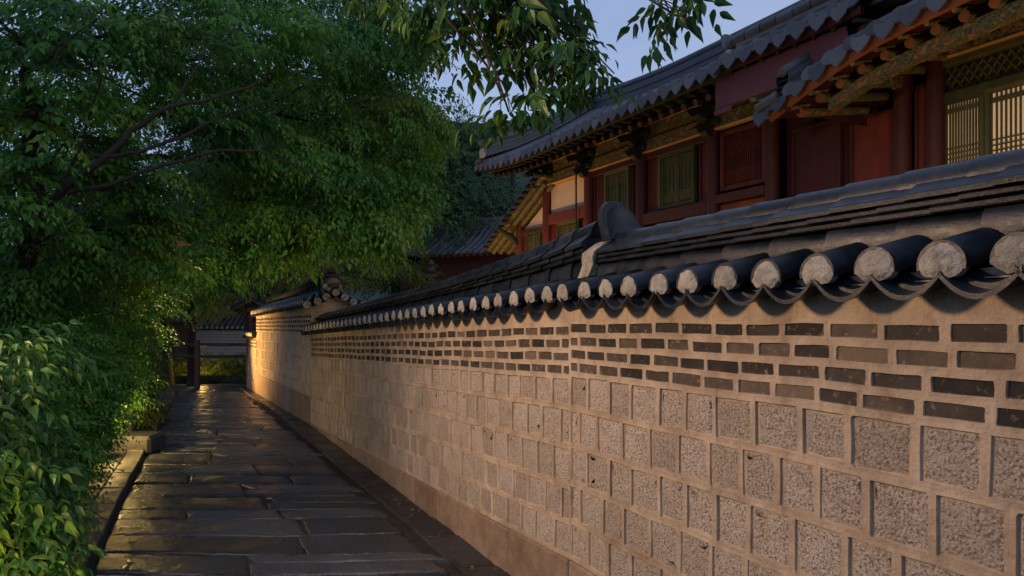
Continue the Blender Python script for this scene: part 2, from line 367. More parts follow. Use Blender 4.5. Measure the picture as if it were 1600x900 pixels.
# gutter slabs along the wall foot
mb = MB(); z = -3.0
while z < 19.2:
    l_ = rng.uniform(0.55, 1.1); z2 = min(z+l_, 19.3)
    stone_poly(mb, [(gut(z)+0.008, z+0.006),(wallX(z)-0.005, z+0.006+0.1),(wallX(z2)-0.005, z2+0.094),(gut(z2)+0.008, z2-0.006)], -0.012, 0, rng.random()*0.6, rng.random()*50, 0, 0.006)
    z = z2
mb.build('gutter_paving', M['flag'], kind='structure')
# thin upright edging between paving and gutter
mb = MB(); z = -3.0
while z < 19.2:
    l_ = rng.uniform(0.5, 1.0); z2 = min(z+l_, 19.3)
    fn = lambda a,b,c: (gut(a)+b-0.017+0.004*n1(a*3), a, pz(a)+c)
    mb.box(fn, z+0.01, z2-0.01, 0, 0.028, -0.04, 0.012+rng.uniform(-.004,.004), 0, rng.random(), 0.004)
    z = z2
mb.build('gutter_edging', M['kerb'], kind='structure')
# left kerb: long granite blocks, then a second strip of slabs
mb = MB(); z = -2.0
while z < 19.5:
    l_ = rng.uniform(0.45, 0.85); z2 = min(z+l_, 19.6)
    j = rng.uniform(-.012,.012); tz = rng.uniform(-.008,.008)
    fn = lambda a,b,c: (kerbX(a)-b+j+0.006*n1(a*4,b), a+0.1*b, pz(a)+c)
    mb.box(fn, z+0.006, z2-0.006, 0.0, 0.24, -0.05, 0.065+tz, 0, rng.random(), 0.012)
    if z > 2:
        fn2 = lambda a,b,c: (kerbX(a)-b+j, a+0.1*b, pz(a)+c)
        mb.box(fn2, z+0.01, z2-0.012, 0.25, 0.72, -0.05, 0.052+rng.uniform(-.012,.008), 0, rng.random(), 0.014)
    z = z2
mb.build('kerb', M['kerb'], kind='structure')

# ------------------------------------------------------------------ boundary wall
class Frame:
    def __init__(s, o, d, n, z0, slope): s.o, s.d, s.n, s.z0, s.slope = Vector((*o,0)), Vector((*d,0)), Vector((*n,0)), z0, slope
    def __call__(s, a, p, h):        # a along, p outward to the path, h world height at a=0
        q = s.o + s.d*a + s.n*p; return Vector((q.x, q.y, h + s.slope*a))
    def wav(s, a, p, h):
        q = s(a, p, h); k = 0.010*mnoise.noise(Vector((q.x*1.1,q.y*1.1,h*2.0)))
        q = s(a, p+k, h + 0.007*mnoise.noise(Vector((q.x*1.7, q.y*1.7, 5+h*1.2)))); return q
FA = Frame((0.371,4.355), (0.4305,-0.9025), (-0.9025,-0.4305), 0, 0.0135)
FB = Frame((0.371,4.355), (-0.4575,0.8892), (-0.8892,-0.4575), 0, -0.0408)
FC = Frame((-3.50,11.9), (-0.4697,0.8829), (-0.8829,-0.4697), 0, -0.0165)

def masonry(mb, fr, s0, s1, rows, seed, stone_w=0.228, brick_w=0.213):
    """rows: (top, bottom, kind). mortar face at p=0, recessed stones behind it"""
    r = random.Random(seed)
    for k, (zt, zb, kind) in enumerate(rows):
        zto = (rows[k-1][1]+zt)/2 if k else zt+0.02
        zbo = (zb+rows[k+1][0])/2 if k < len(rows)-1 else zb-0.03
        w0 = brick_w if kind == 'b' else stone_w
        a = s0; first = True
        while a < s1-1e-6:
            w = w0*r.uniform(0.88,1.13)
            if first: w = w0*(0.5 if k % 2 else 1.0)*r.uniform(.85,1.1); first = False
            b = a+w
            if s1-b < w0*0.45: b = s1
            mgL = 0.015*r.uniform(.6,1.25); mgR = 0.015*r.uniform(.6,1.25)
            i0, i1 = a+mgL, b-mgR; gx = .005 if kind == 's' else .004; j0, j1 = zb-gx+r.uniform(-.003,.004), zt+gx+r.uniform(-.004,.003)
            rad = min(0.007 if kind == 's' else 0.006, (j1-j0)*0.3)
            if kind == 's' and r.random() < .12: rad *= 2
            cs = [(i1-rad,j1-rad,0),(i0+rad,j1-rad,90),(i0+rad,j0+rad,180),(i1-rad,j0+rad,270)]
            oc = [(b,zto),(a,zto),(a,zbo),(b,zbo)]
            L1 = []; LO = []
            for c, (cx, cy, an) in enumerate(cs):
                for q in (0,45,90):
                    x = cx+rad*math.cos(R(an+q)); y = cy+rad*math.sin(R(an+q))
                    jt = 0.0028 if kind == 's' else 0.002
                    L1.append((x+r.uniform(-jt,jt), y+r.uniform(-jt,jt)))
                    if q == 45: LO.append(oc[c])
                    else:
                        if (c + (1 if q == 90 else 0)) % 2 == 1: LO.append((x, oc[c][1]))   # on horizontal side
                        else: LO.append((oc[c][0], y))
                # mid point to the next corner
                nx_, ny_, _ = cs[(c+1)%4]
                ang = R(an+90)
                mx_ = (cx+nx_)/2 + rad*math.cos(ang)*1; my_ = (cy+ny_)/2 + rad*math.sin(ang)*1
                L1.append((mx_+r.uniform(-.002,.002), my_+r.uniform(-.002,.002)))
                LO.append((mx_, oc[c][1]) if c % 2 == 0 else (oc[c][0] if c != 1 else oc[c][0], my_))
            # fix sides: corner order is TR, TL, BL, BR -> TR..TL top side, TL..BL left side, BL..BR bottom, BR..TR right
            n = len(L1)
            dep = -0.010 if kind == 's' else -0.007
            dep *= r.uniform(.5,1.25)
            P0 = [fr.wav(x,0,y) for x,y in LO]; P1 = [fr.wav(x,0.0015,y) for x,y in L1]
            cx = (i0+i1)/2; cy = (j0+j1)/2
            P2 = [fr.wav(x+(cx-x)*0.02, dep, y+(cy-y)*0.03) for x,y in L1]
            q = [(i,(i+1)%n,n+(i+1)%n,n+i) for i in range(n)]; t = r.random()
            mb.mesh(P0+P1, q, 0, 0.5); mb.mesh(P1+P2, q, 0, 0.5)
            if kind == 'b': t = t*.75
            if kind == 'b' and r.random() < .10: t = min(1, t+.5)
            wmx = .013 if kind == 's' else .004
            L3 = []
            for (x, y) in L1:
                wv = wmx*r.random()**1.6+.0012; dx, dy = cx-x, cy-y; dl = max(1e-6, max(abs(dx)/(i1-i0), abs(dy)/(j1-j0))*2)
                sx_ = math.copysign(min(1, abs(dx)/(i1-i0)*2.2), dx); sy_ = math.copysign(min(1, abs(dy)/(j1-j0)*2.2), dy)
                L3.append((x+sx_*wv, y+sy_*wv))
            P3 = [fr.wav(x+(cx-x)*0.02, dep-.0008, y+(cy-y)*0.03) for x,y in L3]
            mb.mesh(P2+P3, q, 0 if kind == 's' else 1, 0.5 if kind == 's' else min(1,t+.22))
            bul = r.uniform(.002,.006) if kind == 's' else .001
            P4 = [fr.wav(x+(cx-x)*0.22, dep+bul*.8, y+(cy-y)*0.35) for x,y in L3]; P5 = fr.wav(cx, dep+bul, cy)
            mi = 1 if kind == 'b' else 2
            if kind == 'b': mb.mesh(P3, [tuple(range(n))], mi, t)
            else: mb.mesh(P3+P4, q, mi, t, True); mb.mesh(P4+[P5], [(i,(i+1)%n,n) for i in range(n)], mi, t, True)
            a = b
    return

def sheet(mb, fr, s0, s1, h0, h1, p, m, n=None, hfn=None):
    n = n or max(2, int((s1-s0)/0.25)); k = 3
    g = [[fr.wav(s0+(s1-s0)*i/n, p, h0+((h1 if hfn is None else hfn(s0+(s1-s0)*i/n))-h0)*j/k) for i in range(n+1)] for j in range(k+1)]
    for j in range(k): mb.strip(g[j], g[j+1], m)

def half_pipe(mb, P0, P1, side, up, r0, r1, th, a0=-12, a1=192, n=12, m=0, t=.5):
    """shell from P0 to P1; side/up unit vectors of cross-section"""
    def arc(P, r): return [P + side*math.cos(R(a0+(a1-a0)*i/n))*r + up*math.sin(R(a0+(a1-a0)*i/n))*r for i in range(n+1)]
    A, B, A2, B2 = arc(P0,r0), arc(P1,r1), arc(P0,r0-th), arc(P1,r1-th)
    mb.strip(A,B,m,t,True); mb.strip(B2,A2,m,t,True)
    mb.strip(A2,A,m,t); mb.strip(B,B2,m,t)
UP = Vector((0,0,1))

def coping(root, fr, s0, s1, z_e, edrop, ridge_k, half, pitch, seed, ridge_s0=None, ridge_s1=None, rollL=0.245, layerL=0.30, phase=0.0, rise=0.05, pmax=99):
    """z_e: height of the lowest pan edge at a=0; tiles both sides of the wall, ridge in the middle"""
    r = random.Random(seed)
    til = MB(); pan = MB()
    E = lambda a: edrop*a
    n = int((s1-s0-phase)/pitch)
    pc = -half              # ridge centre in p
    for sgn in (1, -1):
        pf = 0.12 if sgn == 1 else -2*half-0.12
        pin = pc + sgn*0.085
        for i in range(n+1):
            a = s0+phase+i*pitch + r.uniform(-.012,.012)
            if a > s1: break
            zc = z_e+0.092+E(a)+r.uniform(-.004,.004)
            sidev = fr.d.copy(); 
            P0 = fr(a, pf, zc); P1 = fr(a+r.uniform(-.006,.006), pin, zc+rise+0.01)
            upv = UP
            rr = 0.076*r.uniform(.96,1.04)
            half_pipe(til, P0, P1, sidev, upv, rr, rr*.95, 0.014, t=r.random())
            # mortar plug closing the open end of the cover tile
            if sgn == 1 or True:
                pl = MB(); ring = []; nn = 18; N_ = fr.n*sgn
                for q in range(nn):
                    an = 2*PI*q/nn - PI/2; x = math.cos(an); y = math.sin(an)
                    if y < 0:
                        x_ = x*(0.068)*(1+0.10*r.random()); y_ = y*0.036*(1+.35*r.random()*(abs(x)>.3))
                    else:
                        x_ = x*0.068*(1+.03*r.random()); y_ = y*0.068*(1+.03*r.random())
                    ring.append((x_, y_))
                base = [P0 + sidev*x + UP*y - N_*0.03 for x,y in ring]
                l1 = [P0 + sidev*x + UP*y + N_*(-0.004+.006*r.random()) for x,y in ring]
                l2 = [P0 + sidev*x*.62 + UP*y*.62 + N_*(0.004+.010*r.random()) for x,y in ring]
                c = P0 + N_*0.018
                q_ = [(k,(k+1)%nn,nn+(k+1)%nn,nn+k) for k in range(nn)]
                pl.mesh(base+l1, q_, 0, r.random(), True); pl.mesh(l1+l2, q_, 0, .5, True)
                pl.mesh(l2+[c], [(k,(k+1)%nn,nn) for k in range(nn)], 0, .5, True)
                for kk in range(len(pl.t)): pl.t[kk] = 0.2+0.6*((i*37 % 11)/11)
                if sgn == 1: pl.build('mortar_plug', M['plug'], root)
                else: til.mesh(l2, [tuple(range(nn))], 0, .5)
            # pan tiles (two layers) between this cover tile and the next
            ac = a+pitch/2; hw = pitch*0.505; sag = 0.074; 
            for lay, (po, dz) in enumerate(((0.012, -0.004), (-0.05, 0.026))):
                pf2 = pf + sgn*po; zz = z_e-.012+E(ac)+dz+r.uniform(-.003,.003)
                tt = 0.017; rows_ = []
                for (pp, zo) in ((pf2, 0.0), (pin, rise+0.012)):
                    rows_.append([fr(ac-hw+2*hw*k/10, pp, zz+zo+tt+sag*((k-5)/5)**2) for k in range(11)])
                    rows_.append([fr(ac-hw+2*hw*k/10, pp, zz+zo+sag*((k-5)/5)**2) for k in range(11)])
                t_ = r.random()
                pan.strip(rows_[0], rows_[2], 0, t_, True); pan.strip(rows_[1], rows_[3], 0, t_, True); pan.strip(rows_[0], rows_[1], 0, t_)
    til.build('cover_tile_row', M['tile'], root)
    pan.build('pan_tile_row', M['tile'], root)
    # packed mortar under the tiles
    pk = MB(); ns = max(2, int((s1-s0)/0.25))
    for (p, h0, h1) in ((0.035, 0.022, 0.048),(-2*half-0.035,0.022,0.048)):
        sg = 1 if p > 0 else -1
        for i in range(ns):
            a, b = s0+(s1-s0)*i/ns, s0+(s1-s0)*(i+1)/ns
            A_ = [fr(a,p-sg*.1,z_e+h0-.015+E(a)), fr(a,p,z_e+h0+.03+E(a)), fr(a,p,z_e+h1+E(a)), fr(a,p-sg*.1,z_e+h1+E(a))]
            B_ = [fr(b,p-sg*.1,z_e+h0-.015+E(b)), fr(b,p,z_e+h0+.03+E(b)), fr(b,p,z_e+h1+E(b)), fr(b,p-sg*.1,z_e+h1+E(b))]
            pk.extrude(A_, B_)
    pk.build('eave_mortar', M['mortar'], root)
    # ridge: half-round course, three thin overlapped courses, rounded top tiles
    rs0 = s0 if ridge_s0 is None else ridge_s0; rs1 = s1 if ridge_s1 is None else ridge_s1
    zb = z_e + 0.092 + rise + 0.02       # base of the ridge stack (relative)
    def prof_bug(w): return [(w+0.0,-0.02),(w+.012,.01),(w+.014,.04),(w+.006,.07),(w-.012,.095)]
    def course(name, L_, lo, hi, wlo, wtop, t0, kind, off):
        c = MB(); a = rs0 - off
        while a < rs1:
            b = min(a+L_*r.uniform(.96,1.04), rs1); a_ = max(a, rs0)
            if b-a_ > 0.03:
                t = r.random()
                def sec(x, grow):
                    k = ridge_k(x); H = lambda h: z_e+E(x)+ (zb-z_e) + (h)*k
                    if kind == 'bug':
                        pts = [( .090,-.03),(.100,.01),(.106,.05),(.100,.09),(.082,.122)]
                    elif kind == 'thin':
                        pts = [(wlo-.01,lo-0.004),(wlo,lo+.001),(wlo+.002,hi-.006),(wlo-.006,hi),(wtop,hi+.012)]
                    elif kind == 'wide':
                        pts = [(wlo-.012,lo-.002),(wlo,lo),(wlo+.002,lo+.016),(wlo-.004,lo+.022),(wtop,hi)]
                    else:
                        pts = [(wlo*math.cos(R(q)), lo+wlo*1.0*math.sin(R(q))) for q in (-8,8,25,42,58,74,90)]
                    g = 1+grow
                    vb = min(v for u, v in pts); pts = [(u, vb+(v-vb)*(1+grow*.8)) for u, v in pts]
                    right = [fr(x, pc+u*g, H(v)) for u, v in pts]
                    left = [fr(x, pc-u*g, H(v)) for u, v in reversed(pts)]
                    return right+left
                sm = kind in ('bug','roll')
                A_ = sec(a_+.0015, 0.055+.03*r.random()); mid = sec((a_+b)/2, 0.01); B_ = sec(b-0.0015, -0.035-.02*r.random())
                nA = len(A_)
                c.mesh(A_+mid, [(i,i+1,nA+i+1,nA+i) for i in range(nA-1)], 0, t, sm)
                c.mesh(mid+B_, [(i,i+1,nA+i+1,nA+i) for i in range(nA-1)], 0, t, sm)
                c.mesh(A_, [tuple(range(nA))], 0, t); c.mesh(B_, [tuple(range(nA))[::-1]], 0, t)
            a = b
        c.build(name, M['tile'], root)
    course('ridge_base_course', layerL, 0, 0, 0, 0, 0, 'bug', 0.1)
    course('ridge_middle_course', layerL, .126, .147, .118, .09, 0, 'thin', 0.02)
    course('ridge_middle_course', layerL, .153, .173, .128, .09, 0, 'thin', 0.17)
    course('ridge_capping_course', layerL, .178, .240, .142, .07, 0, 'wide', 0.08)
    course('ridge_roll', rollL, .230, 0, .076, 0, 0, 'roll', 0.0)
    return zb, pc

rowsA = [(1.851,1.807,'b'),(1.768,1.724,'b'),(1.685,1.640,'b'),(1.602,1.556,'b'),(1.515,1.334,'s'),(1.294,1.100,'s'),(1.060,0.860,'s'),(0.822,0.620,'s'),(0.582,0.385,'s')]
rowsB = [(1.836,1.791,'b'),(1.752,1.706,'b'),(1.666,1.620,'b'),(1.580,1.534,'b'),(1.492,1.338,'s'),(1.298,1.090,'s'),(1.048,0.828,'s'),(0.789,0.597,'s'),(0.562,0.378,'s')]
def wall(root, fr, s0, s1, rows, seed, z_top, half, edrop, ptop):
    mb = MB(); masonry(mb, fr, s0, s1, rows, seed)
    sheet(mb, fr, s0, s1, rows[0][0]+0.02, 0, 0.0, 0, hfn=lambda a: z_top+edrop*a)
    # back of the wall and ends
    th = 2*half
    e = lambda a,p,h: fr(a,p,h)
    for (a, b) in ((s0, s1),):
        mb.face([e(a,-th,0.0),e(b,-th,0.6),e(b,-th,z_top+edrop*b),e(a,-th,z_top+edrop*a)])
        mb.face([e(b,0,-0.3),e(b,-th,-0.3),e(b,-th,z_top+edrop*b),e(b,0,z_top+edrop*b)])
        mb.face([e(a,0,-0.3),e(a,-th,-0.3),e(a,-th,z_top+edrop*a),e(a,0,z_top+edrop*a)])
    mb.build('masonry', [M['mortar'], M['brick'], M['granite']], root)
    # plinth blocks
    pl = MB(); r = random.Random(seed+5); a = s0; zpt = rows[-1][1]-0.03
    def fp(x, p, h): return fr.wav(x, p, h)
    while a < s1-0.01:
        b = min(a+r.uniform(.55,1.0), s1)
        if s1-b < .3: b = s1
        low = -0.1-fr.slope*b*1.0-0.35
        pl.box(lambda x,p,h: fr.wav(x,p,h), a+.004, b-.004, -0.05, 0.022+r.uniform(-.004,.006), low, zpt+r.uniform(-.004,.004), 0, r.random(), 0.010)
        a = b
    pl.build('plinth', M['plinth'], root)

rA = empty('boundary_wall', FA(3,0,0), 'nearest stone and brick wall section, right of the joint below the upturned ridge-end tile', 'wall', 'sections of the tiled boundary wall')
wall(rA, FA, 0.0, 8.8, rowsA, 21, 2.03, 0.205, 0.0, 0)
coping(rA, FA, 0.0, 8.8, 1.945, 0.0, lambda a: 1.0, 0.205, 0.232, 31, ridge_s0=0.17, phase=0.12)
rB = empty('boundary_wall', FB(4,0,0), 'long middle wall section whose dark tiled ridge sweeps down away from the upturned end tile', 'wall', 'sections of the tiled boundary wall')
wall(rB, FB, 0.0, 8.49, rowsB, 22, 2.03, 0.205, -0.0053, 0)
def kB(a):
    pts = [(-0.3,1.36),(0.05,1.33),(.66,1.16),(1.24,1.07),(2.2,.93),(3.36,.83),(4.86,.79),(8.5,.62)]
    for (x0,y0),(x1,y1) in zip(pts, pts[1:]):
        if a <= x1: return y0+(y1-y0)*max(0,(a-x0))/(x1-x0)
    return pts[-1][1]
coping(rB, FB, 0.0, 8.55, 1.945, -0.0053, kB, 0.205, 0.232, 32, ridge_s0=-0.05, phase=0.10)

# ridge-end of the near section: mortar facing and upturned end tile
mb = MB(); r = random.Random(3)
prof = [(.14,-.05),(.145,.0),(.135,.06),(.13,.11),(.15,.15),(.155,.18),(.125,.205),(.10,.225),(.08,.24),(.05,.25),(0,.255)]
zb0 = 1.945+0.092+0.05+0.02
def eo(h): return -0.02 + 0.62*max(0,h+0.0)      # slants back with height
loops = []
for (g, w) in ((0.0,0.0),(0.0,0.012),(1.0,0.010),(1.0,-0.012)):
    lp = []
    for u, v in prof: lp.append(FA(eo(v) + g*(0.11+.02*r.random()) , -0.205+u+w+.004*r.random(), zb0+v*1.05))
    for u, v in reversed(prof[:-1]): lp.append(FA(eo(v) + g*0.11, -0.205-u-w, zb0+v*1.05))
    loops.append(lp)
n = len(loops[0])
for A_, B_ in zip(loops, loops[1:]): mb.mesh(A_+B_, [(i,i+1,n+i+1,n+i) for i in range(n-1)], 0, .5, True)
mb.mesh(loops[0], [tuple(range(n))], 0, .5); mb.mesh(loops[-1], [tuple(range(n))[::-1]], 0, .5)
mb.build('ridge_end_mortar', M['plug'], rA, label='pale mortar closing the slanted end of the ridge courses')
def end_tile(mb, c, along, side, rad, hgt, tilt=0.35, th=0.02, m=0):
    """upturned crescent tile: a curved plate across the ridge with a rim"""
    nn = 20; out = []; inn = []
    for lay in (0, 1):
        for k in range(nn+1):
            an = R(-25+230*k/nn); x = math.cos(an)*rad; y = math.sin(an)*hgt
            lean = tilt*max(0,y+.02)
            out.append(c + side*x + UP*y - along*lean + along*(0 if lay == 0 else th))
            inn.append(c + side*x*.80 + UP*y*.80 - along*(lean*.8-0.020) + along*(0 if lay == 0 else th*.6))
    N = nn+1
    # outer rim, back, front, dish
    mb.mesh(out, [(k,k+1,N+k+1,N+k) for k in range(nn)], m, .5, True)
    mb.mesh(out[:N]+inn[:N], [(k,k+1,N+k+1,N+k) for k in range(nn)], m, .5, True)
    mb.mesh(out[N:]+inn[N:], [(k,k+1,N+k+1,N+k) for k in range(nn)], m, .5, True)
    cc = c + UP*hgt*.25 - along*0.05
    mb.mesh(inn[:N]+[cc-along*.012], [(k,k+1,N) for k in range(nn)]+[(nn,0,N)], m, .5, True)
    mb.mesh(inn[N:]+[cc+along*.012], [(k,k+1,N) for k in range(nn)]+[(nn,0,N)], m, .5, True)
mb = MB()
cE = FA(0.255, -0.205, zb0+0.325)
end_tile(mb, cE, FA.d, FA.n, 0.14, 0.19, 0.5, th=.045)
# the short curved neck joining the end tile to the ridge rolls
if False: half_pipe(mb, cE - UP*0.05 + FA.d*0.0, FA(0.34,-0.205,zb0+0.225), FA.n, UP, 0.135, 0.082, 0.012, 0, 180)
mb.build('ridge_end_tile', M['tile_black'], rA, label='large upturned crescent tile at the ridge end')

# far wall section: thicker, taller, gabled near end
rowsC = [(1.898,1.852,'b'),(1.812,1.766,'b'),(1.726,1.680,'b'),(1.640,1.594,'b'),(1.55,1.36,'s'),(1.325,1.135,'s'),(1.10,0.905,'s'),(0.87,0.68,'s'),(0.645,0.49,'s')]
rC = empty('boundary_wall', FC(3,0,0), 'far taller wall section with a gabled tiled end and gold light on its far edge', 'wall', 'sections of the tiled boundary wall')
wall(rC, FC, 0.0, 6.9, rowsC, 23, 2.10, 0.36, -0.012, 0)
def kC(a): return 1.45 - 0.65*min(1, a/3.5)
coping(rC, FC, 0.05, 6.95, 2.03, -0.012, kC, 0.36, 0.225, 33, phase=0.1, rise=0.17)
# gabled end: verge tiles facing the camera and the round plastered ridge end
mb = MB(); pm = MB(); zE = 2.03
for i, (p, zz, L_) in enumerate(((0.13,2.12,.30),(-0.05,2.17,.32),(-.20,2.25,.34),(-.36,2.33,.36),(-.52,2.25,.34),(-.67,2.17,.32),(-.85,2.12,.30))):
    P0 = FC(-0.28, p, zz-0.05); P1 = FC(0.12, p*0.6-.36*.4, zz+0.08)
    half_pipe(mb, P0, P1, FC.n, UP, 0.075, 0.075, 0.014)
    nn = 14; ring = [(0.066*math.cos(2*PI*k/nn), 0.062*math.sin(2*PI*k/nn)) for k in range(nn)]
    pm.extrude([P0+FC.n*x+UP*y-FC.d*(-0.03) for x,y in ring], [P0+FC.n*x+UP*y-FC.d*0.012 for x,y in ring], 0, .5)
for p in (0.04,-.13,-.28,-.44,-.60,-.76):
    zc = 2.06+ (0.22-abs(p+.36)*.42)
    tt = .017; hw=.09
    rr_ = []
    for (aa, zo) in ((-0.30,-.04),(0.1,.08)):
        rr_.append([FC(aa, p-hw+2*hw*k/8, zc-.045+zo+tt+.05*((k-4)/4)**2) for k in range(9)])
        rr_.append([FC(aa, p-hw+2*hw*k/8, zc-.045+zo+.05*((k-4)/4)**2) for k in range(9)])
    mb.strip(rr_[0], rr_[2], 0, .5, True); mb.strip(rr_[1], rr_[3], 0, .5, True); mb.strip(rr_[0], rr_[1])
mb.build('gable_tile_row', M['tile'], rC)
pm.build('gable_mortar_plug', M['plug'], rC)
mb = MB()
cz = W(521,446,11.9); nn = 22
ring = [(0.14*math.cos(2*PI*k/nn), 0.135*math.sin(2*PI*k/nn)) for k in range(nn)]
mb.extrude([cz+FC.n*x+UP*y+FC.d*.22 for x,y in ring], [cz+FC.n*x+UP*y-FC.d*.02 for x,y in ring], 0, .6)
mb.build('ridge_end_disc', M['plug'], rC, label='round pale mortar ridge end with a dark tile set across it')
mb = MB()
half_pipe(mb, cz-FC.d*.05+UP*.01, cz+FC.d*.35+UP*.01, FC.n, UP, .155, .155, .02, 5, 175)
mb.box(lambda a,b,c: cz+FC.d*a+FC.n*b+UP*c, -.045, .1, -.10, .10, -.035, .035, 0, .5, .006)
mb.build('ridge_end_cover', M['tile'], rC)
mb = MB()    # gable triangle in mortar
mb.extrude([FC(0.0,p,h) for p,h in ((0.02,1.95),(0.02,2.08),(-.36,2.30),(-.74,2.08),(-.74,1.95))], [FC(-.06,p,h) for p,h in ((0.02,1.95),(0.02,2.08),(-.36,2.30),(-.74,2.08),(-.74,1.95))])
mb.build('gable_mortar', M['mortar'], rC)

# low stub beyond it, with tiled cap
rowsD = [(1.24,1.19,'b'),(1.15,1.10,'b'),(1.06,1.01,'b'),(0.97,0.78,'s'),(0.74,0.55,'s'),(0.51,0.33,'s'),(.29,.12,'s')]
rD = empty('boundary_wall', FC(7.8,0,0), 'short low wall stub with small cap beyond the far taller wall section, below the red post', 'wall', 'sections of the tiled boundary wall')
FD = Frame((FC(6.9,0,0).x,FC(6.9,0,0).y), (-0.4697,0.8829), (-0.8829,-0.4697), 0, -0.01)
wall(rD, FD, 0.0, 1.75, rowsD, 24, 1.30, 0.25, 0.0, 0)
coping(rD, FD, 0.0, 1.8, 1.26, 0, lambda a: .7, 0.25, 0.23, 34)
# small gate post with tiled cap, beyond
g0 = W(390, 500, 20.3)
rG = empty('gate_post', (g0.x, g0.y, -0.2), 'dark red timber gate post with small tiled cap at the far end of the wall', 'gate post')
for dx, dy in ((0,0),):
    mb = MB(); mb.tube([(g0.x+dx,g0.y+dy,-.25),(g0.x+dx,g0.y+dy,2.05)], .09, 10); mb.build('post', M['darkred'], rG)
mb = MB()
fg = lambda a,b,c: Vector((g0.x,g0.y,0)) + FC.d*a + FC.n*b + UP*c
mb.box(fg, -.25, 1.9, -.12, .12, 1.95, 2.1, 0, .5, .01); mb.build('lintel', M['darkred'], rG)
mb = MB()
for sg in (1,-1):
    mb.extrude([fg(-.4,sg*.55,2.06),fg(-.4,0,2.36),fg(-.4,0,2.30),fg(-.4,sg*.5,2.0)],[fg(2.1,sg*.55,2.06),fg(2.1,0,2.36),fg(2.1,0,2.30),fg(2.1,sg*.5,2.0)])
    for i in range(11): half_pipe(mb, fg(-.35+i*.24,sg*.58,2.07), fg(-.35+i*.24,0,2.38), FC.d, UP, .06,.06,.012, 0,180, 6)
mb.tube([fg(-.5,0,2.46),fg(-.1,0,2.43),fg(1.8,0,2.43),fg(2.2,0,2.48)], .09, 8)
mb.build('tiled_cap', M['tile'], rG)
for i in range(11):
    mb = MB(); mb.tube([fg(-.35+i*.24,.60,2.07), fg(-.35+i*.24,.625,2.07)], .055, 10)
    mb.build('cap_mortar_end', M['plug'], rG)

# ------------------------------------------------------------------ the palace hall behind the wall
D_ = Vector((-0.458,0.889,0)); N_ = Vector((-0.889,-0.458,0))
def fb(s, p, z): return Vector((10,0,0)) + D_*s + N_*p + UP*z
def sx(x, p=0.0):           # s on the facade (offset p) of image column x
    k = (x-PX)/F
    return (10 - .889*p + k*.458*p)/(.458 + k*.889)
def zy(x, y, p=0.0):
    s = sx(x, p); Z = .889*s - .458*p
    return EYE + (PY-y)*Z/F
hall = empty('palace_hall', fb(15,0,0.6), 'long red timber hall with painted eaves and grey tiled gable roofs behind the boundary wall', 'palace hall')
S = {k: sx(k) for k in (814,855.5,921,1004,1116,1208,1412,1464)}
S[1650] = sx(1650)
colx = [814,855.5,921,1004,1116,1208,1412,1464,1650]
H = lambda r_: EYE + 10*r_       # ratio measured in the picture -> world height on the facade
for cx_ in colx:
    mb = MB(); s = S[cx_]; top = H(.335) if cx_ != 814 else zy(814,345)
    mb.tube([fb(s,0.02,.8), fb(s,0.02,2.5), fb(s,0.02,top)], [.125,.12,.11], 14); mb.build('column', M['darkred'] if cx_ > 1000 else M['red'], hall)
mb = MB(); mb.box(fb, 4, 22.6, -4.6, 1.0, -0.1, 1.1, 0, .5, .02); mb.build('stone_platform', M['stone'], hall)
# back mass so that nothing shows through
mb = MB(); mb.box(fb, 4, 19.83, -4.4, -0.35, 1.0, 5.6, 0, .5); mb.build('inner_wall', M['darkred'], hall)
def bar(mb, s0, s1, z0, z1, p0, p1, m=0, t=None, bev=0.008): mb.box(fb, s0, s1, p0, p1, z0, z1, m, random.random() if t is None else t, bev)
# painted beams
seg = [921,1004,1116,1208,1412,1464,1650]
mb = MB(); mb2 = MB(); mb3 = MB()
bays = [(855.5,921),(921,1004),(1004,1116),(1116,1208),(1208,1412),(1412,1464),(1464,1650)]
for a, b in bays:
    s1_, s0_ = S[a]-.1, S[b]+.1
    zlo, zhi = H(.3316), H(.356)
    if a == 1464: zlo, zhi = H(.325), H(.352)
    mb = MB(); mb2 = MB()
    for nm_, mt_, ar in (('painted_beam','danch',(s0_, s1_, zlo, zhi-.01, -.09, .09)),('painted_beam','danch',(s0_, s1_, zhi+.01, H(.384), -.07, .06)),('beam_edge_band','ochre',(s0_, s1_, zlo-.035, zlo-.003, -.09, .105)),('beam_edge_band','ochre',(s0_, s1_, H(.384), H(.390), -.09, .10))):
        mq = MB(); bar(mq, *ar); mq.build(nm_, M[mt_], hall)
    for e0 in (s0_+.02, s1_-.22):
        mb3 = MB(); bar(mb3, e0, e0+.20, zlo+.04, zhi-.05, .085, .098); mb3.build('beam_end_panel', M['danch'], hall)
mb = MB(); mb.tube([fb(4,.05,H(.402)), fb(21.3,.05,H(.402))], .13, 12); mb.build('purlin', M['danch'], hall)
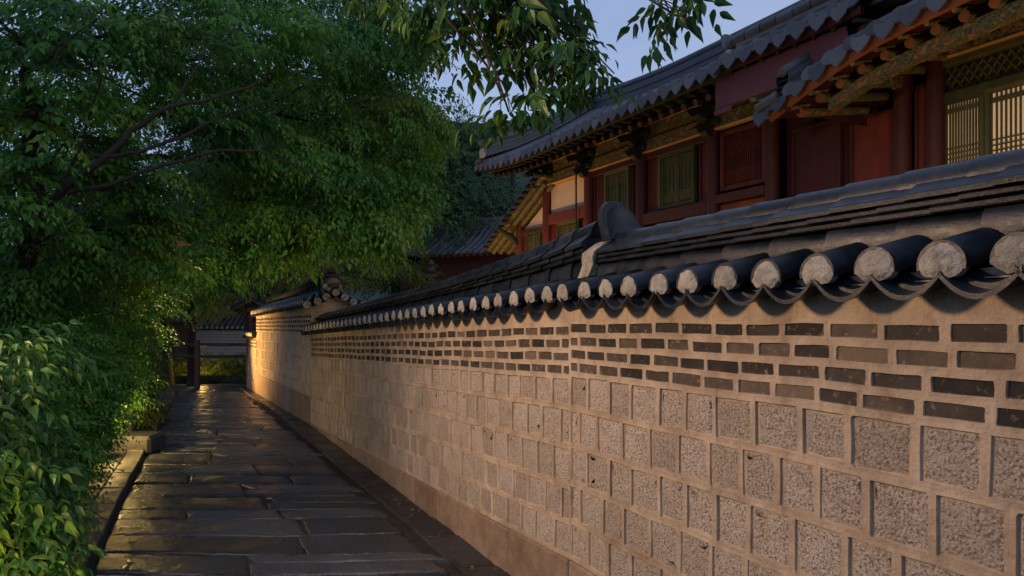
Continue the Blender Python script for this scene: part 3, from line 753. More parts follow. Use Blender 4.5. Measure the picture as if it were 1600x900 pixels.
# brackets on the columns
for cx_ in (855.5,921,1004,1116):
    mb = MB(); s = S[cx_]; z0 = H(.315)
    for k, (dz, pr) in enumerate(((0,.42),(.27,.62),(.5,.5))):
        prf = [(-.1,0),(.1,0),(.22,.03),(pr*.7,.10),(pr,.04),(pr+.08,.12),(pr-.04,.2),(pr*.6,.25),(.1,.25),(-.1,.25)]
        mb.extrude([fb(s-.075,p,z0+dz+h) for p,h in prf],[fb(s+.075,p,z0+dz+h) for p,h in prf])
    for dz, w in ((.2,.26),(.47,.34)):
        mb.box(fb, s-w, s+w, .02, .2, z0+dz, z0+dz+.12, 0, .5, .02)
    mb.build('bracket', M['black'], hall)
for cx_ in (1208,1412):
    mb = MB(); s = S[cx_]; z0 = H(.315) if cx_ == 1208 else H(.30)
    for k, (dz, pr) in enumerate(((0,.30),(.22,.42),(.42,.5))):
        prf = [(-.1,0),(.1,0),(.2,.03),(pr*.7,.09),(pr,.03),(pr+.08,.1),(pr-.04,.17),(pr*.6,.21),(.1,.21),(-.1,.21)]
        mb.extrude([fb(s-.06,p,z0+dz+h) for p,h in prf],[fb(s+.06,p,z0+dz+h) for p,h in prf])
    mb.build('bracket', M['teal'] if cx_ == 1208 else M['danch'], hall, label='teal painted bracket' if cx_ == 1208 else None)
# infill of the bays
def panel(s0, s1, z0, z1, p=-.06, mat_='red', name='wall_panel', frame='red', fw=.05):
    mb = MB(); bar(mb, s0, s1, z0, z1, p-.05, p, bev=.004); mb.build(name, M[mat_], hall)
    mb = MB()
    for (a,b,c,d) in ((s0,s1,z0,z0+fw),(s0,s1,z1-fw,z1),(s0,s0+fw,z0+fw,z1-fw),(s1-fw,s1,z0+fw,z1-fw)):
        bar(mb, a, b, c, d, p+.002, p+.035, bev=.004)
    mb.build('panel_frame', M[frame], hall)
def shutter(s0, s1, z0, z1, p=-.03, m='green'):
    w = empty_part('window', hall)
    mb = MB(); fw = .055
    for (a,b,c,d) in ((s0-.07,s1+.07,z0-.08,z0-.003),(s0-.07,s1+.07,z1+.003,z1+.08),(s0-.07,s0-.003,z0-.003,z1+.003),(s1+.003,s1+.07,z0-.003,z1+.003)):
        bar(mb, a, b, c, d, p-.03, p+.06, bev=.005)
    fr_ = mb.build('window_frame', M[m], w)
    mid = (s0+s1)/2
    for (a, b) in ((s0, mid-.008), (mid+.008, s1)):
        mb = MB(); bar(mb, a, b, z0, z1, p-.02, p, bev=.003, t=.2)
        hgt = z1-z0
        for q in range(5):
            zz = z1-.03-q*.045; bar(mb, a+.015, b-.015, zz-.012, zz, p+.002, p+.016, bev=.002, t=.9)
            zz = z0+.03+q*.045; bar(mb, a+.015, b-.015, zz, zz+.012, p+.002, p+.016, bev=.002, t=.9)
        for u in range(1,4):
            ss = a+(b-a)*u/4; bar(mb, ss-.004, ss+.004, z0+.24, z1-.24, p+.002, p+.012, bev=.001, t=.1)
        bar(mb, a+.002, a+.035, z0+.002, z1-.002, p+.002, p+.022, bev=.003, t=.8); bar(mb, b-.035, b-.002, z0+.002, z1-.002, p+.002, p+.022, bev=.003, t=.8)
        mb.build('shutter', M[m], w)
def empty_part(name, parent):
    o = bpy.data.objects.new(name, None); scene.collection.objects.link(o); o.parent = parent; o['o'] = tuple(parent.location); o.empty_display_size = .1
    return o
zsill = H(.2145); zwt = H(.309)
# bay 921-1004
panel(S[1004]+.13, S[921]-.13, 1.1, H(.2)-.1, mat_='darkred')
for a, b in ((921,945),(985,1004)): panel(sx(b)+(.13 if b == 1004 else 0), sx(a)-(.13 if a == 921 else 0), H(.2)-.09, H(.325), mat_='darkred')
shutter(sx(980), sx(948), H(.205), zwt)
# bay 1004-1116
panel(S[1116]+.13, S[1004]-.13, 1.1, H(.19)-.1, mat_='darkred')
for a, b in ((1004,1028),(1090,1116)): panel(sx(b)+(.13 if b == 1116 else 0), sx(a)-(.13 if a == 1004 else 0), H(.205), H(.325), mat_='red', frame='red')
for nm_, ar in (('sill_beam',(S[1116]+.1, S[1004]-.1, H(.19)-.08, H(.205)-.005, -.1, .10)),('sill_beam',(S[1208]+.1, S[1116]-.1, H(.212)-.16, H(.212)-.005, -.1, .10)),('lintel_beam',(S[1004]+.1, S[921]-.1, H(.315), H(.3316)-.04, -.1, .04)),('lintel_beam',(S[1116]+.1, S[1004]-.1, H(.315), H(.3316)-.04, -.1, .04))):
    mb = MB(); bar(mb, *ar); mb.build(nm_, M['darkred'], hall)
shutter(sx(1082), sx(1033), zsill, zwt)
# bay 1116-1208 red lattice
def lattice(s0, s1, z0, z1, m, back, p=-.04, nv=16, groups=((0,.36),(.64,1.0)), nh=9, name='lattice_window', bt=.010):
    w = empty_part(name, hall)
    mb = MB(); bar(mb, s0, s1, z0, z1, p-.05, p-.03, bev=0, t=.5); mb.build('backing', back, w)
    mb = MB()
    for (a,b,c,d) in ((s0-.07,s1+.07,z0-.08,z0-.003),(s0-.07,s1+.07,z1+.003,z1+.08),(s0-.07,s0-.003,z0-.003,z1+.003),(s1+.003,s1+.07,z0-.003,z1+.003)):
        bar(mb, a, b, c, d, p-.05, p+.05, bev=.005)
    mb.build('lattice_frame', M[m], w)
    mb = MB()
    for i in range(1,nv):
        s = s0+(s1-s0)*i/nv; bar(mb, s-bt/2, s+bt/2, z0, z1, p-.028, p-.004, bev=0, t=.6)
    for g0_, g1_ in groups:
        for i in range(nh):
            zz = z0+(z1-z0)*(g0_+(g1_-g0_)*(i+.5)/nh); bar(mb, s0, s1, zz-bt/2, zz+bt/2, p-.026, p-.001, bev=0, t=.6)
    mb.build('lattice', M[m], w)
dark = mat('dark_interior', [(0.01,0.01,0.012),(0.02,0.02,0.022)], .6, 4, 0, 10, 0, 0, .3)
lattice(S[1208]+.22, S[1116]-.22, H(.225), H(.315), 'red', dark, nv=17, nh=8, groups=((0,.3),(.6,1.0)))
mb = MB(); bar(mb, S[1208]+.1, S[1116]-.1, 1.1, H(.212)-.17, -.14, -.04); mb.build('dado_panel', M['orange'], hall)
# bays right of the corner column: plain red doors, recessed
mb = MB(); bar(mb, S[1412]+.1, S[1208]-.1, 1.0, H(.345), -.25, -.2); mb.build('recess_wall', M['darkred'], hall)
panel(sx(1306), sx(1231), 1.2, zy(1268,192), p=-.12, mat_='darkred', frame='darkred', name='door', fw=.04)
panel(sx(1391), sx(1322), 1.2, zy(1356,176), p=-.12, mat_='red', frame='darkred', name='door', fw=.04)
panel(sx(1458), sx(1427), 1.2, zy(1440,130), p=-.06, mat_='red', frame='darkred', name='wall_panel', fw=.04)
# green lattice window with pale paper
paper = bpy.data.materials.new('window_paper'); paper.use_nodes = True
pb = paper.node_tree.nodes['Principled BSDF']; pb.inputs['Base Color'].default_value = (.62,.5,.34,1); pb.inputs['Roughness'].default_value = .9
pb.inputs['Emission Color'].default_value = (1,.72,.4,1); pb.inputs['Emission Strength'].default_value = .10  # faint added glow in the paper stands in for light on it
zt_ = zy(1530,135); zl_ = 1.5
sA, sB, sC_, sD = sx(1478), sx(1532), sx(1548), sx(1640)
for (a, b) in ((sB, sA), (sD, sC_)):
    lattice(a, b, zy(1500,262), zy(1500,158), 'green', paper, p=-.02, nv=12, groups=((.05,.36),(.86,.93)), nh=4, name='lattice_window', bt=.016)
# diamond transom
w = empty_part('transom', hall); mb = MB(); z0, z1 = zy(1500,140), zy(1500,98)
s0_, s1_ = sx(1640), sx(1474)
bar(mb, s0_, s1_, z0, z1, -.08, -.06, bev=0); mb.build('backing', dark, w)
mb = MB(); k = .105; dzz = z1-z0; nn = int((s1_-s0_+dzz)/k)
for i in range(nn+1):
    for sg in (1,-1):
        a = s0_ + i*k - (dzz*.7 if sg == 1 else 0); b = a + sg*dzz*.7
        if sg == 1: p0, p1 = (a, z0), (a+dzz*.7, z1)
        else: p0, p1 = (s0_+i*k, z0), (s0_+i*k-dzz*.7, z1)
        (xa,za),(xb,zb_) = p0, p1
        # clip to the opening
        def cl(x, z_, x2, z2_):
            if x < s0_: t_ = (s0_-x)/(x2-x) if x2 != x else 0; return s0_, z_+(z2_-z_)*t_
            if x > s1_: t_ = (s1_-x)/(x2-x) if x2 != x else 0; return s1_, z_+(z2_-z_)*t_
            return x, z_
        if max(xa,xb) < s0_ or min(xa,xb) > s1_: continue
        A0 = cl(xa,za,xb,zb_); B0 = cl(xb,zb_,xa,za)
        mb.tube([fb(A0[0],-.04+.01*sg,A0[1]), fb(B0[0],-.04+.01*sg,B0[1])], .013, 4, smooth=False)
mb.build('diamond_lattice', M['green'], w)
mb = MB(); bar(mb, s0_, s1_, z1, z1+.10, -.1, .05); bar(mb, s0_, s1_, z0-.10, z0, -.1, .04)
mb.build('transom_frame', M['green'], w)
mb = MB(); bar(mb, s0_, s1_, 1.1, zy(1500,262)-.1, -.1, .04); mb.build('sill_beam', M['darkred'], hall)
mb = MB(); bar(mb, s0_, s1_, z1+.101, H(.325)-.04, -.1, .02); mb.build('lintel_beam', M['darkred'], hall)
# bay 855-921: cream plaster above, red below with a green window
mb = MB(); bar(mb, S[921]+.1, S[855.5]-.1, zy(888,330), H(.3316)-.04, -.1, -.05); mb.build('plaster_panel', M['cream'], hall)
mb = MB(); bar(mb, S[921]+.1, S[855.5]-.1, zy(888,345), zy(888,328), -.06, .06); bar(mb, S[921]+.1, S[855.5]-.1, zy(888,400), zy(888,384), -.06, .06)
mb.build('middle_rail', M['red'], hall)
mb = MB(); bar(mb, S[921]+.1, S[855.5]-.1, 1.1, zy(888,345), -.12, -.06); mb.build('wall_panel', M['red'], hall)
shutter(sx(903), sx(874), zy(888,382), zy(888,350), p=-.02)
mb = MB(); s_ = sx(908); mb.tube([fb(s_,.14,1.2), fb(s_,.14,H(.39))], .022, 8); mb.build('downpipe', M['metal'], hall)
# lean-to end bay 814-855 with sloping eave
def lz(s): return zy(855,300)+ (S[855.5]-s)*(-.0) - (s-S[855.5])*0.50
sE_ = sx(783)
mb = MB(); a_, b_ = S[855.5]+.12, S[814]-.1
mb.extrude([fb(a_,-.1,1.1),fb(b_,-.1,1.1),fb(b_,-.1,lz(b_)-.15),fb(a_,-.1,lz(a_)-.15)],[fb(a_,-.05,1.1),fb(b_,-.05,1.1),fb(b_,-.05,lz(b_)-.15),fb(a_,-.05,lz(a_)-.15)])
mb.build('plaster_panel', M['cream'], hall)
mb = MB(); zmid = zy(833,357)
bar(mb, a_, b_, zmid-.16, zmid, -.06, .05); bar(mb, a_, b_, 1.1, zmid-.16, -.045, -.01, bev=0); mb.build('wall_panel', M['red'], hall)
shutter(sx(845), sx(827), zy(836,392), zy(836,366), p=.01)
mb = MB()
for p in (.25,.02,-.25,-.6,-1.0,-1.5,-2.0):
    mb.tube([fb(S[855.5]-.3,p,lz(S[855.5]-.3)), fb(sE_,p,lz(sE_))], .07, 8)
mb.build('side_rafter', M['danch'], hall)
mb = MB()
mb.extrude([fb(S[855.5]-.4,.42,lz(S[855.5]-.4)+.08),fb(sE_+.1,.42,lz(sE_+.1)+.08),fb(sE_+.1,.42,lz(sE_+.1)+.14),fb(S[855.5]-.4,.42,lz(S[855.5]-.4)+.14)],
           [fb(S[855.5]-.4,-2.6,lz(S[855.5]-.4)+.08),fb(sE_+.1,-2.6,lz(sE_+.1)+.08),fb(sE_+.1,-2.6,lz(sE_+.1)+.14),fb(S[855.5]-.4,-2.6,lz(S[855.5]-.4)+.14)])
mb.build('side_soffit', M['danch'], hall)
mb = MB(); p = .45; i = 0
while p > -2.6:
    half_pipe(mb, fb(sE_+.2,p,lz(sE_+.2)+.2), fb(S[855.5]-.4,p,lz(S[855.5]-.4)+.2), N_, UP, .075,.075,.012, 0,180, 8, t=random.random()); p -= .25
for i in range(14):
    s = S[855.5]-.3+i*(sE_-S[855.5]+.45)/13; mb.tube([fb(s,.56,lz(s)+.17), fb(s,.25,lz(s)+.23)], .06, 8)
mb.build('side_roof_tile_row', M['tile_dry'], hall)
mb = MB(); mb.tube([fb(S[814],.02,lz(S[814])-.6), fb(S[814],.3,lz(S[814])-.3), fb(S[814],.75,lz(S[814])-.1)], [.06,.10,.05], 8); mb.build('bracket', M['black'], hall)

# main roofs
def roof(nm, s0, s1, p_e, ze, q_r, zr, tilemat, verge=None, rows_p=.30, ridge_top=None, fascia='orange', sag=.12, boardm='darkred', label=None, rafm='darkred', rafend='darkred', raf_in=None, raf_drop=.17, body=None):
    """ze(s): height of tile ends at the eave; q_r: ridge distance behind the facade"""
    rt = empty_part('roof', hall)
    if label: rt['label'] = label
    def surf(s, u):      # u 0 eave .. 1 ridge
        return p_e + (-q_r-p_e)*u, ze(s)+.10 + (zr(s)-ze(s)-.10)*u - sag*math.sin(PI*u)
    mb = MB(); ns = max(2, int((s1-s0)/.6)); nu = 8
    G = [[fb(s0+(s1-s0)*i/ns, *surf(s0+(s1-s0)*i/ns, j/nu)) for i in range(ns+1)] for j in range(nu+1)]
    for j in range(nu): mb.strip(G[j], G[j+1], 0, .3, True)
    # back slope
    mb.strip(G[nu], [fb(s0+(s1-s0)*i/ns, -q_r-3.6, ze(s0+(s1-s0)*i/ns)) for i in range(ns+1)], 0, .3)
    s = s0+.08; r = random.Random(hash(nm) % 100 if False else len(nm))
    while s < s1:
        pts = [fb(s, *surf(s, j/nu)) for j in range(nu+1)]
        sv = D_; t = r.random()
        rws = []
        for P in pts: rws.append([P + sv*math.cos(R(a))*.075 + UP*(math.sin(R(a))*.085) for a in (0,30,60,90,120,150,180)])
        for a_, b_ in zip(rws, rws[1:]): mb.strip(a_, b_, 0, t, True)
        s += rows_p
    mb.build('roof_tile_row', tilemat, rt)
    # eave end tiles: round discs on covers, drooping tongues on pans
    mb = MB(); s = s0+.08
    while s < s1:
        p0, z0 = surf(s,0); c = fb(s, p0+.01, z0+.005)
        nn = 14; ring = [(.098*math.cos(2*PI*k/nn), .098*math.sin(2*PI*k/nn)) for k in range(nn)]
        dn = Vector((0,0,-1)); tilt = (N_*.96+UP*.25).normalized(); v2 = (UP*.96-N_*.25).normalized()
        mb.extrude([c+D_*x+v2*y-tilt*.02 for x,y in ring],[c+D_*x+v2*y+tilt*.012 for x,y in ring], 0, r.random())
        s2 = s+rows_p/2; p2, z2 = surf(s2, 0); c2 = fb(s2, p2+.03, z2-.03)
        tg = [(-.13,.05),(-.06,.03),(0,.02),(.06,.03),(.13,.05),(.13,-.03),(.09,-.11),(0,-.19),(-.09,-.11),(-.13,-.03)]
        v3 = (UP*.97-N_*.22).normalized(); n3 = (N_*.97+UP*.22).normalized()
        mb.extrude([c2+D_*x+v3*y-n3*.012 for x,y in tg],[c2+D_*x+v3*y+n3*.006 for x,y in tg], 0, r.random())
        s += rows_p
    mb.build('eave_end_tile', tilemat, rt)
    # fascia, soffit boards and rafters
    mb = MB(); ns = max(2,int((s1-s0)/.5)); 
    def prow(pp, dz): return [fb(s0+(s1-s0)*i/ns, pp, ze(s0+(s1-s0)*i/ns)+dz) for i in range(ns+1)]
    a_, b_, c_, d_ = prow(p_e-.05,.04), prow(p_e-.05,-.07), prow(p_e-.11,-.075), prow(p_e-.11,.04)
    mb.strip(a_,b_); mb.strip(b_,c_); mb.strip(c_,d_); mb.strip(d_,a_)
    mb.build('fascia', M[fascia], rt)
    zin = (lambda s: ze(s)+.34) if raf_in is None else raf_in
    mb = MB(); A_ = prow(p_e-.1, -.03); B_ = [fb(s0+(s1-s0)*i/ns, 0.0, zin(s0+(s1-s0)*i/ns)+.075) for i in range(ns+1)]
    C_ = [v+UP*.03 for v in B_]; E_ = [v+UP*.03 for v in A_]
    mb.strip(A_,B_); mb.strip(E_,C_); mb.build('soffit_board', M[boardm], rt)
    s = s0+.15
    rr = .062
    while s < s1-.05:
        mb = MB(); me_ = MB()
        o = fb(s, p_e-.30, ze(s)-raf_drop); i_ = fb(s, -.1, zin(s))
        mb.tube([i_, o], rr, 10, 0, random.random())
        dd = (o-i_).normalized(); me_.tube([o, o+dd*.012], rr*.93, 12, 0, random.random())
        mb.tube([fb(s,p_e-.45,ze(s)-raf_drop+.13), fb(s,p_e-.12,ze(s)-.085)], .034, 6, 0, random.random())
        s += .30
        mb.build('rafter', M[rafm], rt); me_.build('rafter_end', M[rafend], rt)
    # main ridge: stacked courses with a rolled top
    mb = MB(); ns = max(4,int((s1-s0)/.4))
    def rp(dp, dz): return [fb(s0+(s1-s0)*i/ns, -q_r+dp, zr(s0+(s1-s0)*i/ns)+dz) for i in range(ns+1)]
    w_ = .16
    for k in range(4):
        lo = k*.085; ww = w_-(k%2)*.02
        for sg in (1,-1):
            mb.strip(rp(sg*ww,lo-.03), rp(sg*ww,lo+.05), 0, .4); mb.strip(rp(sg*ww,lo+.05), rp(sg*(ww-.05),lo+.06), 0, .6)
    mb.tube(rp(0,.40), .11, 10, 0, .5)
    mb.build('main_ridge', tilemat, rt)
    if verge is not None:     # descending verge ridge at the left gable (s = s1)
        mb = MB(); n_ = 12; path_ = []
        for j in range(n_+1):
            u = j/n_; p, z_ = surf(s1, u); path_.append((p, z_+.12+.12*max(0,.25-u)*2))
        for (dz, w2) in (((-.02,.14),(.08,.12),(.18,.14)) if verge != 'bare' else ((-.03,.10),(.05,.085),(.13,.10))):
            for ds in (-w2, w2):
                mb.strip([fb(s1-.25+ds,p,z_+dz-.04) for p,z_ in path_],[fb(s1-.25+ds,p,z_+dz+.05) for p,z_ in path_], 0,.4)
            mb.strip([fb(s1-.25-w2,p,z_+dz+.05) for p,z_ in path_],[fb(s1-.25+w2,p,z_+dz+.05) for p,z_ in path_], 0,.5)
        mb.tube([fb(s1-.25,p,z_+(.30 if verge != 'bare' else .22)) for p,z_ in path_], .10 if verge != 'bare' else .065, 10)
        # verge tiles lying across the gable edge
        for j in range(2*n_+1):
            u = j/(2*n_); p, z_ = surf(s1, u)
            mb.tube([fb(s1-.2,p,z_+.09), fb(s1+.16,p,z_+.03)], .072, 10, 0, random.random())
            if j < 2*n_:
                u2 = u+.5/(2*n_); p, z_ = surf(s1, u2); c2 = fb(s1+.16,p,z_-.04)
                tg = [(-.10,.05),(0,.02),(.10,.05),(.09,-.03),(0,-.11),(-.09,-.03)]
                mb.extrude([c2+N_*x+UP*y for x,y in tg],[c2+N_*x+UP*y+D_*.02 for x,y in tg],0,random.random())
        mb.build('verge_ridge', tilemat, rt)
        P_, z_ = surf(s1,0)
        if verge != 'bare':
          mb = MB(); end_tile(mb, fb(s1-.25,P_+.02,z_+.42), -N_, D_, .16, .18, .3); 
          mb.build('ridge_end_tile', tilemat, rt)
        if verge != 'bare':
         mb = MB(); mb.box(fb, s1-.4, s1-.12, P_-.02, P_+.06, z_+.10, z_+.36, 0, .6, .03); mb.build('ridge_end_mortar', M['plug'], rt)
        mb = MB(); end_tile(mb, fb(s1-.05,-q_r,zr(s1)+.42), -D_, N_, .20, .24, .3); mb.build('ridge_end_tile', tilemat, rt)
        mb = MB(); mb.box(fb, s1-.15, s1+.02, -q_r-.14, -q_r+.14, zr(s1)-.05, zr(s1)+.33, 0, .6, .03); mb.build('ridge_end_mortar', M['plug'], rt)
        if verge == 'board':
            mb = MB(); top = []; bot = []
            for j in range(13):
                u = j/12; p, z_ = surf(s1,u); top.append((p,z_-.06)); bot.append((p,z_-.50-.10*math.sin(PI*u)))
            for sa in (s1-.02, s1+.05): mb.strip([fb(sa,p,z_) for p,z_ in top],[fb(sa,p,z_) for p,z_ in bot], 0,.5)
            mb.strip([fb(s1-.02,p,z_) for p,z_ in bot],[fb(s1+.05,p,z_) for p,z_ in bot]); mb.strip([fb(s1-.02,p,z_) for p,z_ in top],[fb(s1+.05,p,z_) for p,z_ in top])
            mb.face([fb(s1-.02,*top[0]),fb(s1+.05,*top[0]),fb(s1+.05,*bot[0]),fb(s1-.02,*bot[0])])
            mb.build('barge_board', M['purple'], rt, label='wide purple-red gable board')
    # gable infill
    mb = MB(); pts = [surf(s1,j/8) for j in range(9)]
    mb.face([fb(s1-.3, p, z_-.08) for p,z_ in pts] + [fb(s1-.3,-q_r-3.6,ze(s1)), fb(s1-.3, p_e, ze(s1)-.02)])
    mb.build('gable_wall', M[boardm], rt)
M['purple'] = mat('purple_red_board', [(0.07,0.022,0.035),(0.11,0.035,0.05)], .6, 3, .3, 30, .003, .3, .3)
zeL = lambda s: 5.67 + (0.22*max(0,(s-18.5)/3)**2)
roof('left', 12.3, 21.45, 1.2, zeL, 2.4, lambda s: 7.62+.30*max(0,(s-17)/4.4)**2, M['tile_dry'], verge='plain', raf_in=lambda s: H(.402)-.0, raf_drop=.2, label='long level grey tiled roof of the hall', rafm='black', fascia='black', boardm='black', rafend='darkred')
roof('middle', 10.1, 12.6, 1.25, lambda s: 5.70, 2.4, lambda s: 6.9, M['tile_dry'], raf_in=lambda s: H(.402), rafm='black', fascia='darkred', boardm='black', label='raised front ridge and purple-red board of the hall eave', rows_p=.31)
mb = MB(); mb.box(fb, 10.4, 12.72, 1.02, 1.08, 5.14, 5.62, 0, .5, .01); mb.box(fb, 12.35, 12.72, 1.085, 1.10, 5.05, 5.135, 0, .5, .01); mb.build('eave_board', M['purple'], hall, label='wide purple-red board under the raised eave')
mb = MB()
for k in range(4):
    mb.box(fb, 9.6, 12.55-.03*k, .80-.13+.02*(k%2), .80+.13-.02*(k%2), 5.80+k*.085, 5.875+k*.085, 0, random.random(), .01)
for k in range(10): mb.tube([fb(9.6+k*.3,.80,6.22), fb(9.6+k*.3+.29,.80,6.22)], [.105,.095], 10, 0, random.random())
mb.build('front_ridge', M['tile_dry'], hall)
mb = MB(); end_tile(mb, fb(12.66,.80,6.20), D_*-1, N_, .20, .20, .4); mb.build('ridge_end_tile', M['tile_dry'], hall)
mb = MB(); mb.box(fb, 12.56, 12.70, .66, .94, 5.78, 6.10, 0, .6, .04); mb.build('ridge_end_mortar', M['plug'], hall)
def zeR(s):
    pts = [(4,5.6),(8,5.30),(9.04,5.20),(9.74,5.11),(10.16,5.01),(10.71,4.83),(11.5,4.52)]
    for (x0,y0),(x1,y1) in zip(pts, pts[1:]):
        if s <= x1: return y0+(y1-y0)*(s-x0)/(x1-x0)
    return 4.52
roof('right', 4.5, 11.25, 1.55, zeR, 2.2, lambda s: 7.6, M['tile_dry'], verge='bare', fascia='orange', boardm='darkred', raf_in=lambda s: zeR(s)+.10, raf_drop=.12, label='nearest projecting roof with orange rafter ends', rafm='danch', rafend='orange')
mb = MB(); # eave plate below the projecting roof
for k in range(13):
    a = 4.5+k*.47; b = a+.47
    mb.extrude([fb(a,.98,zeR(a)-.15),fb(a,1.14,zeR(a)-.15),fb(a,1.14,zeR(a)-.29),fb(a,.98,zeR(a)-.29)],[fb(b,.98,zeR(b)-.15),fb(b,1.14,zeR(b)-.15),fb(b,1.14,zeR(b)-.29),fb(b,.98,zeR(b)-.29)])
mb.build('eave_beam', M['danch'], hall)

# ------------------------------------------------------------------ smaller buildings beyond
def small_roof(name, label, c, ang, L_, depth, z_e, z_r, tm, wallm, cat='building', body=True):
    d = Vector((math.cos(ang), math.sin(ang), 0)); n = Vector((math.sin(ang), -math.cos(ang), 0))
    f = lambda a,p,z: Vector((c[0],c[1],0)) + d*a + n*p + UP*z
    rt = empty(name, (c[0],c[1],-.3), label, cat)
    mb = MB(); mb.box(f, -L_/2+.5, L_/2-.5, -depth+.5, depth-.5, -.4, z_e+.05, 0, .5, .02); mb.build('wall', wallm, rt)
    mb = MB(); nu = 5
    for sg in (1,-1):
        S_ = lambda u: (sg*depth*(1-u), z_e+(z_r-z_e)*u - .12*math.sin(PI*u))
        for j in range(nu): mb.strip([f(-L_/2+L_*i/8,*S_(j/nu)) + UP*(.25*abs(i/4-1)**3) for i in range(9)],[f(-L_/2+L_*i/8,*S_((j+1)/nu)) + UP*(.25*abs(i/4-1)**3) for i in range(9)], 0, .3)
        a = -L_/2+.1
        while a < L_/2:
            up_ = .25*abs(a/(L_/2))**3
            pts = [f(a,*S_(j/nu))+UP*up_ for j in range(nu+1)]
            mb.tube(pts, .075, 8, 0, random.random()); a += .27
        a = -L_/2+.2
    mb.tube([f(-L_/2,0,z_r+.30),f(-L_/2+.6,0,z_r+.22),f(0,0,z_r+.18),f(L_/2-.6,0,z_r+.22),f(L_/2,0,z_r+.30)], .14, 10)
    mb.box(f, -L_/2+.05, L_/2-.05, -.12, .12, z_r-.1, z_r+.18)
    mb.build('tiled_roof', tm, rt)
    mb = MB(); a = -L_/2+.2
    while a < L_/2-.1:
        mb.tube([f(a,depth-.1,z_e-.06+.25*abs(a/(L_/2))**3), f(a,depth-.9,z_e+.1)], .05, 6, 0, random.random()); a += .28
    mb.build('rafter_row', M['orange'], rt)
    return rt, f
c1 = W(775, 400, 26); small_roof('outbuilding', 'outbuilding roof with pale blue-grey tiles seen below the end of the hall', (c1.x+.2,c1.y+1.5), R(-25), 8.5, 2.2, zz1 if False else W(775,392,24.5).z, W(775,345,26.5).z, M['tile_dry'], M['darkred'])
c2 = W(690, 440, 30); small_roof('pavilion', 'small distant roof with lit rafters left of the outbuilding, just above the wall ridge', (c2.x+.3,c2.y+1), R(-15), 5.5, 2.0, W(690,432,29).z, W(690,406,31).z, M['tile'], M['orange'])
# brick chimney with stacked stone rings
ch = W(674, 440, 24)
rt = empty('stone_chimney', (ch.x,ch.y,0), 'slender pale stone chimney with stacked rings rising above the wall ridge', 'chimney')
mb = MB()
def lathe(mb, c, prof, n=14, m=0, t=.5):
    rows_ = [[Vector((c.x+r_*math.cos(2*PI*k/n), c.y+r_*math.sin(2*PI*k/n), z_)) for k in range(n+1)] for r_, z_ in prof]
    for a_, b_ in zip(rows_, rows_[1:]): mb.strip(a_, b_, m, t, True)
z0 = W(674,448,24).z
lathe(mb, ch, [(.2,0),(.2,z0),(.16,z0+.1),(.16,z0+.3)]); mb.build('shaft', M['kerb'], rt)
mb = MB(); lathe(mb, ch, [(.16,z0+.30),(.23,z0+.34),(.22,z0+.42),(.10,z0+.46),(.17,z0+.56),(.16,z0+.65),(.07,z0+.70),(.12,z0+.80),(.08,z0+.9),(.0,z0+.96)]); mb.build('finial', M['kerb'], rt)

# distant cross wall beyond the railing, grey with tiled cap
rw = empty('boundary_wall', W(330,530,30), 'distant grey wall with pale tiled roof seen beyond the wooden railing', 'wall')
FW = Frame((W(232,530,31).x,31), (1,-0.06), (-0.06,-1), 0, 0.0)
mb = MB(); zt = W(340,514,30).z; mb.box(lambda a,p,h: FW(a,p,h), 0, 6.5, -.5, 0, -.7, zt, 0, .5, .02)
for k in range(9):
    hh = -.1+k*.135; mb.box(lambda a,p,h: FW(a,p,h), 0.0, 6.5, -.02, .025, hh, hh+.02, 1, .5)
mb.build('masonry', [M['pale'], M['stone']], rw)
mb = MB(); i = 0
for i in range(28): half_pipe(mb, FW(i*.235,.18,zt+.05), FW(i*.235,-1.4,zt+1.15), FW.d, UP, .075,.075,.012, 0,180, 8, t=random.random())
mb.extrude([FW(0,.2,zt),FW(0,-1.4,zt+1.1),FW(0,-1.4,zt+1.0),FW(0,.1,zt-.06)],[FW(6.5,.2,zt),FW(6.5,-1.4,zt+1.1),FW(6.5,-1.4,zt+1.0),FW(6.5,.1,zt-.06)])
mb.box(lambda a,p,h: FW(a,p,h), 0, 6.5, -1.6, -1.3, zt+1.0, zt+1.35)
mb.build('tiled_cap', M['tile_dry'], rw)
mb = MB()
for i in range(28): mb.tube([FW(i*.235,.19,zt+.05), FW(i*.235,.2,zt+.05)], .065, 10)
mb.build('tile_end', M['plug'], rw)
# warm brick outhouse glimpsed through the leaves at left
q0 = W(226, 530, 22)
rt = empty('brick_outhouse', (q0.x,q0.y,-.3), 'lamp-lit brick outhouse glimpsed between the leaves left of the railing', 'outhouse')
mb = MB(); f_ = lambda a,b,c: (q0.x+a, q0.y+b, c)
mb.box(f_, -1.2, .5, 0, 2.5, -.4, W(226,506,22).z, 0, .5, .02)
mb.build('wall', M['brick'], rt)
mb = MB(); zt2 = W(226,506,22).z
r = random.Random(5)
for k in range(16):
    a = -1.2 + (0.11 if k%2 else 0)
    while a < .45:
        mb.box(f_, a+.008, min(a+.205,.49), -.012, 0.02, zt2-.09-k*.095, zt2-.02-k*.095, 0, r.random(), .003); a += .22
mb.build('brick_face', M['orange'], rt)
mb = MB(); mb.box(f_, -1.4, .7, -.2, 2.7, zt2+.004, zt2+.14, 0, .5, .03); mb.build('roof', M['tile'], rt)

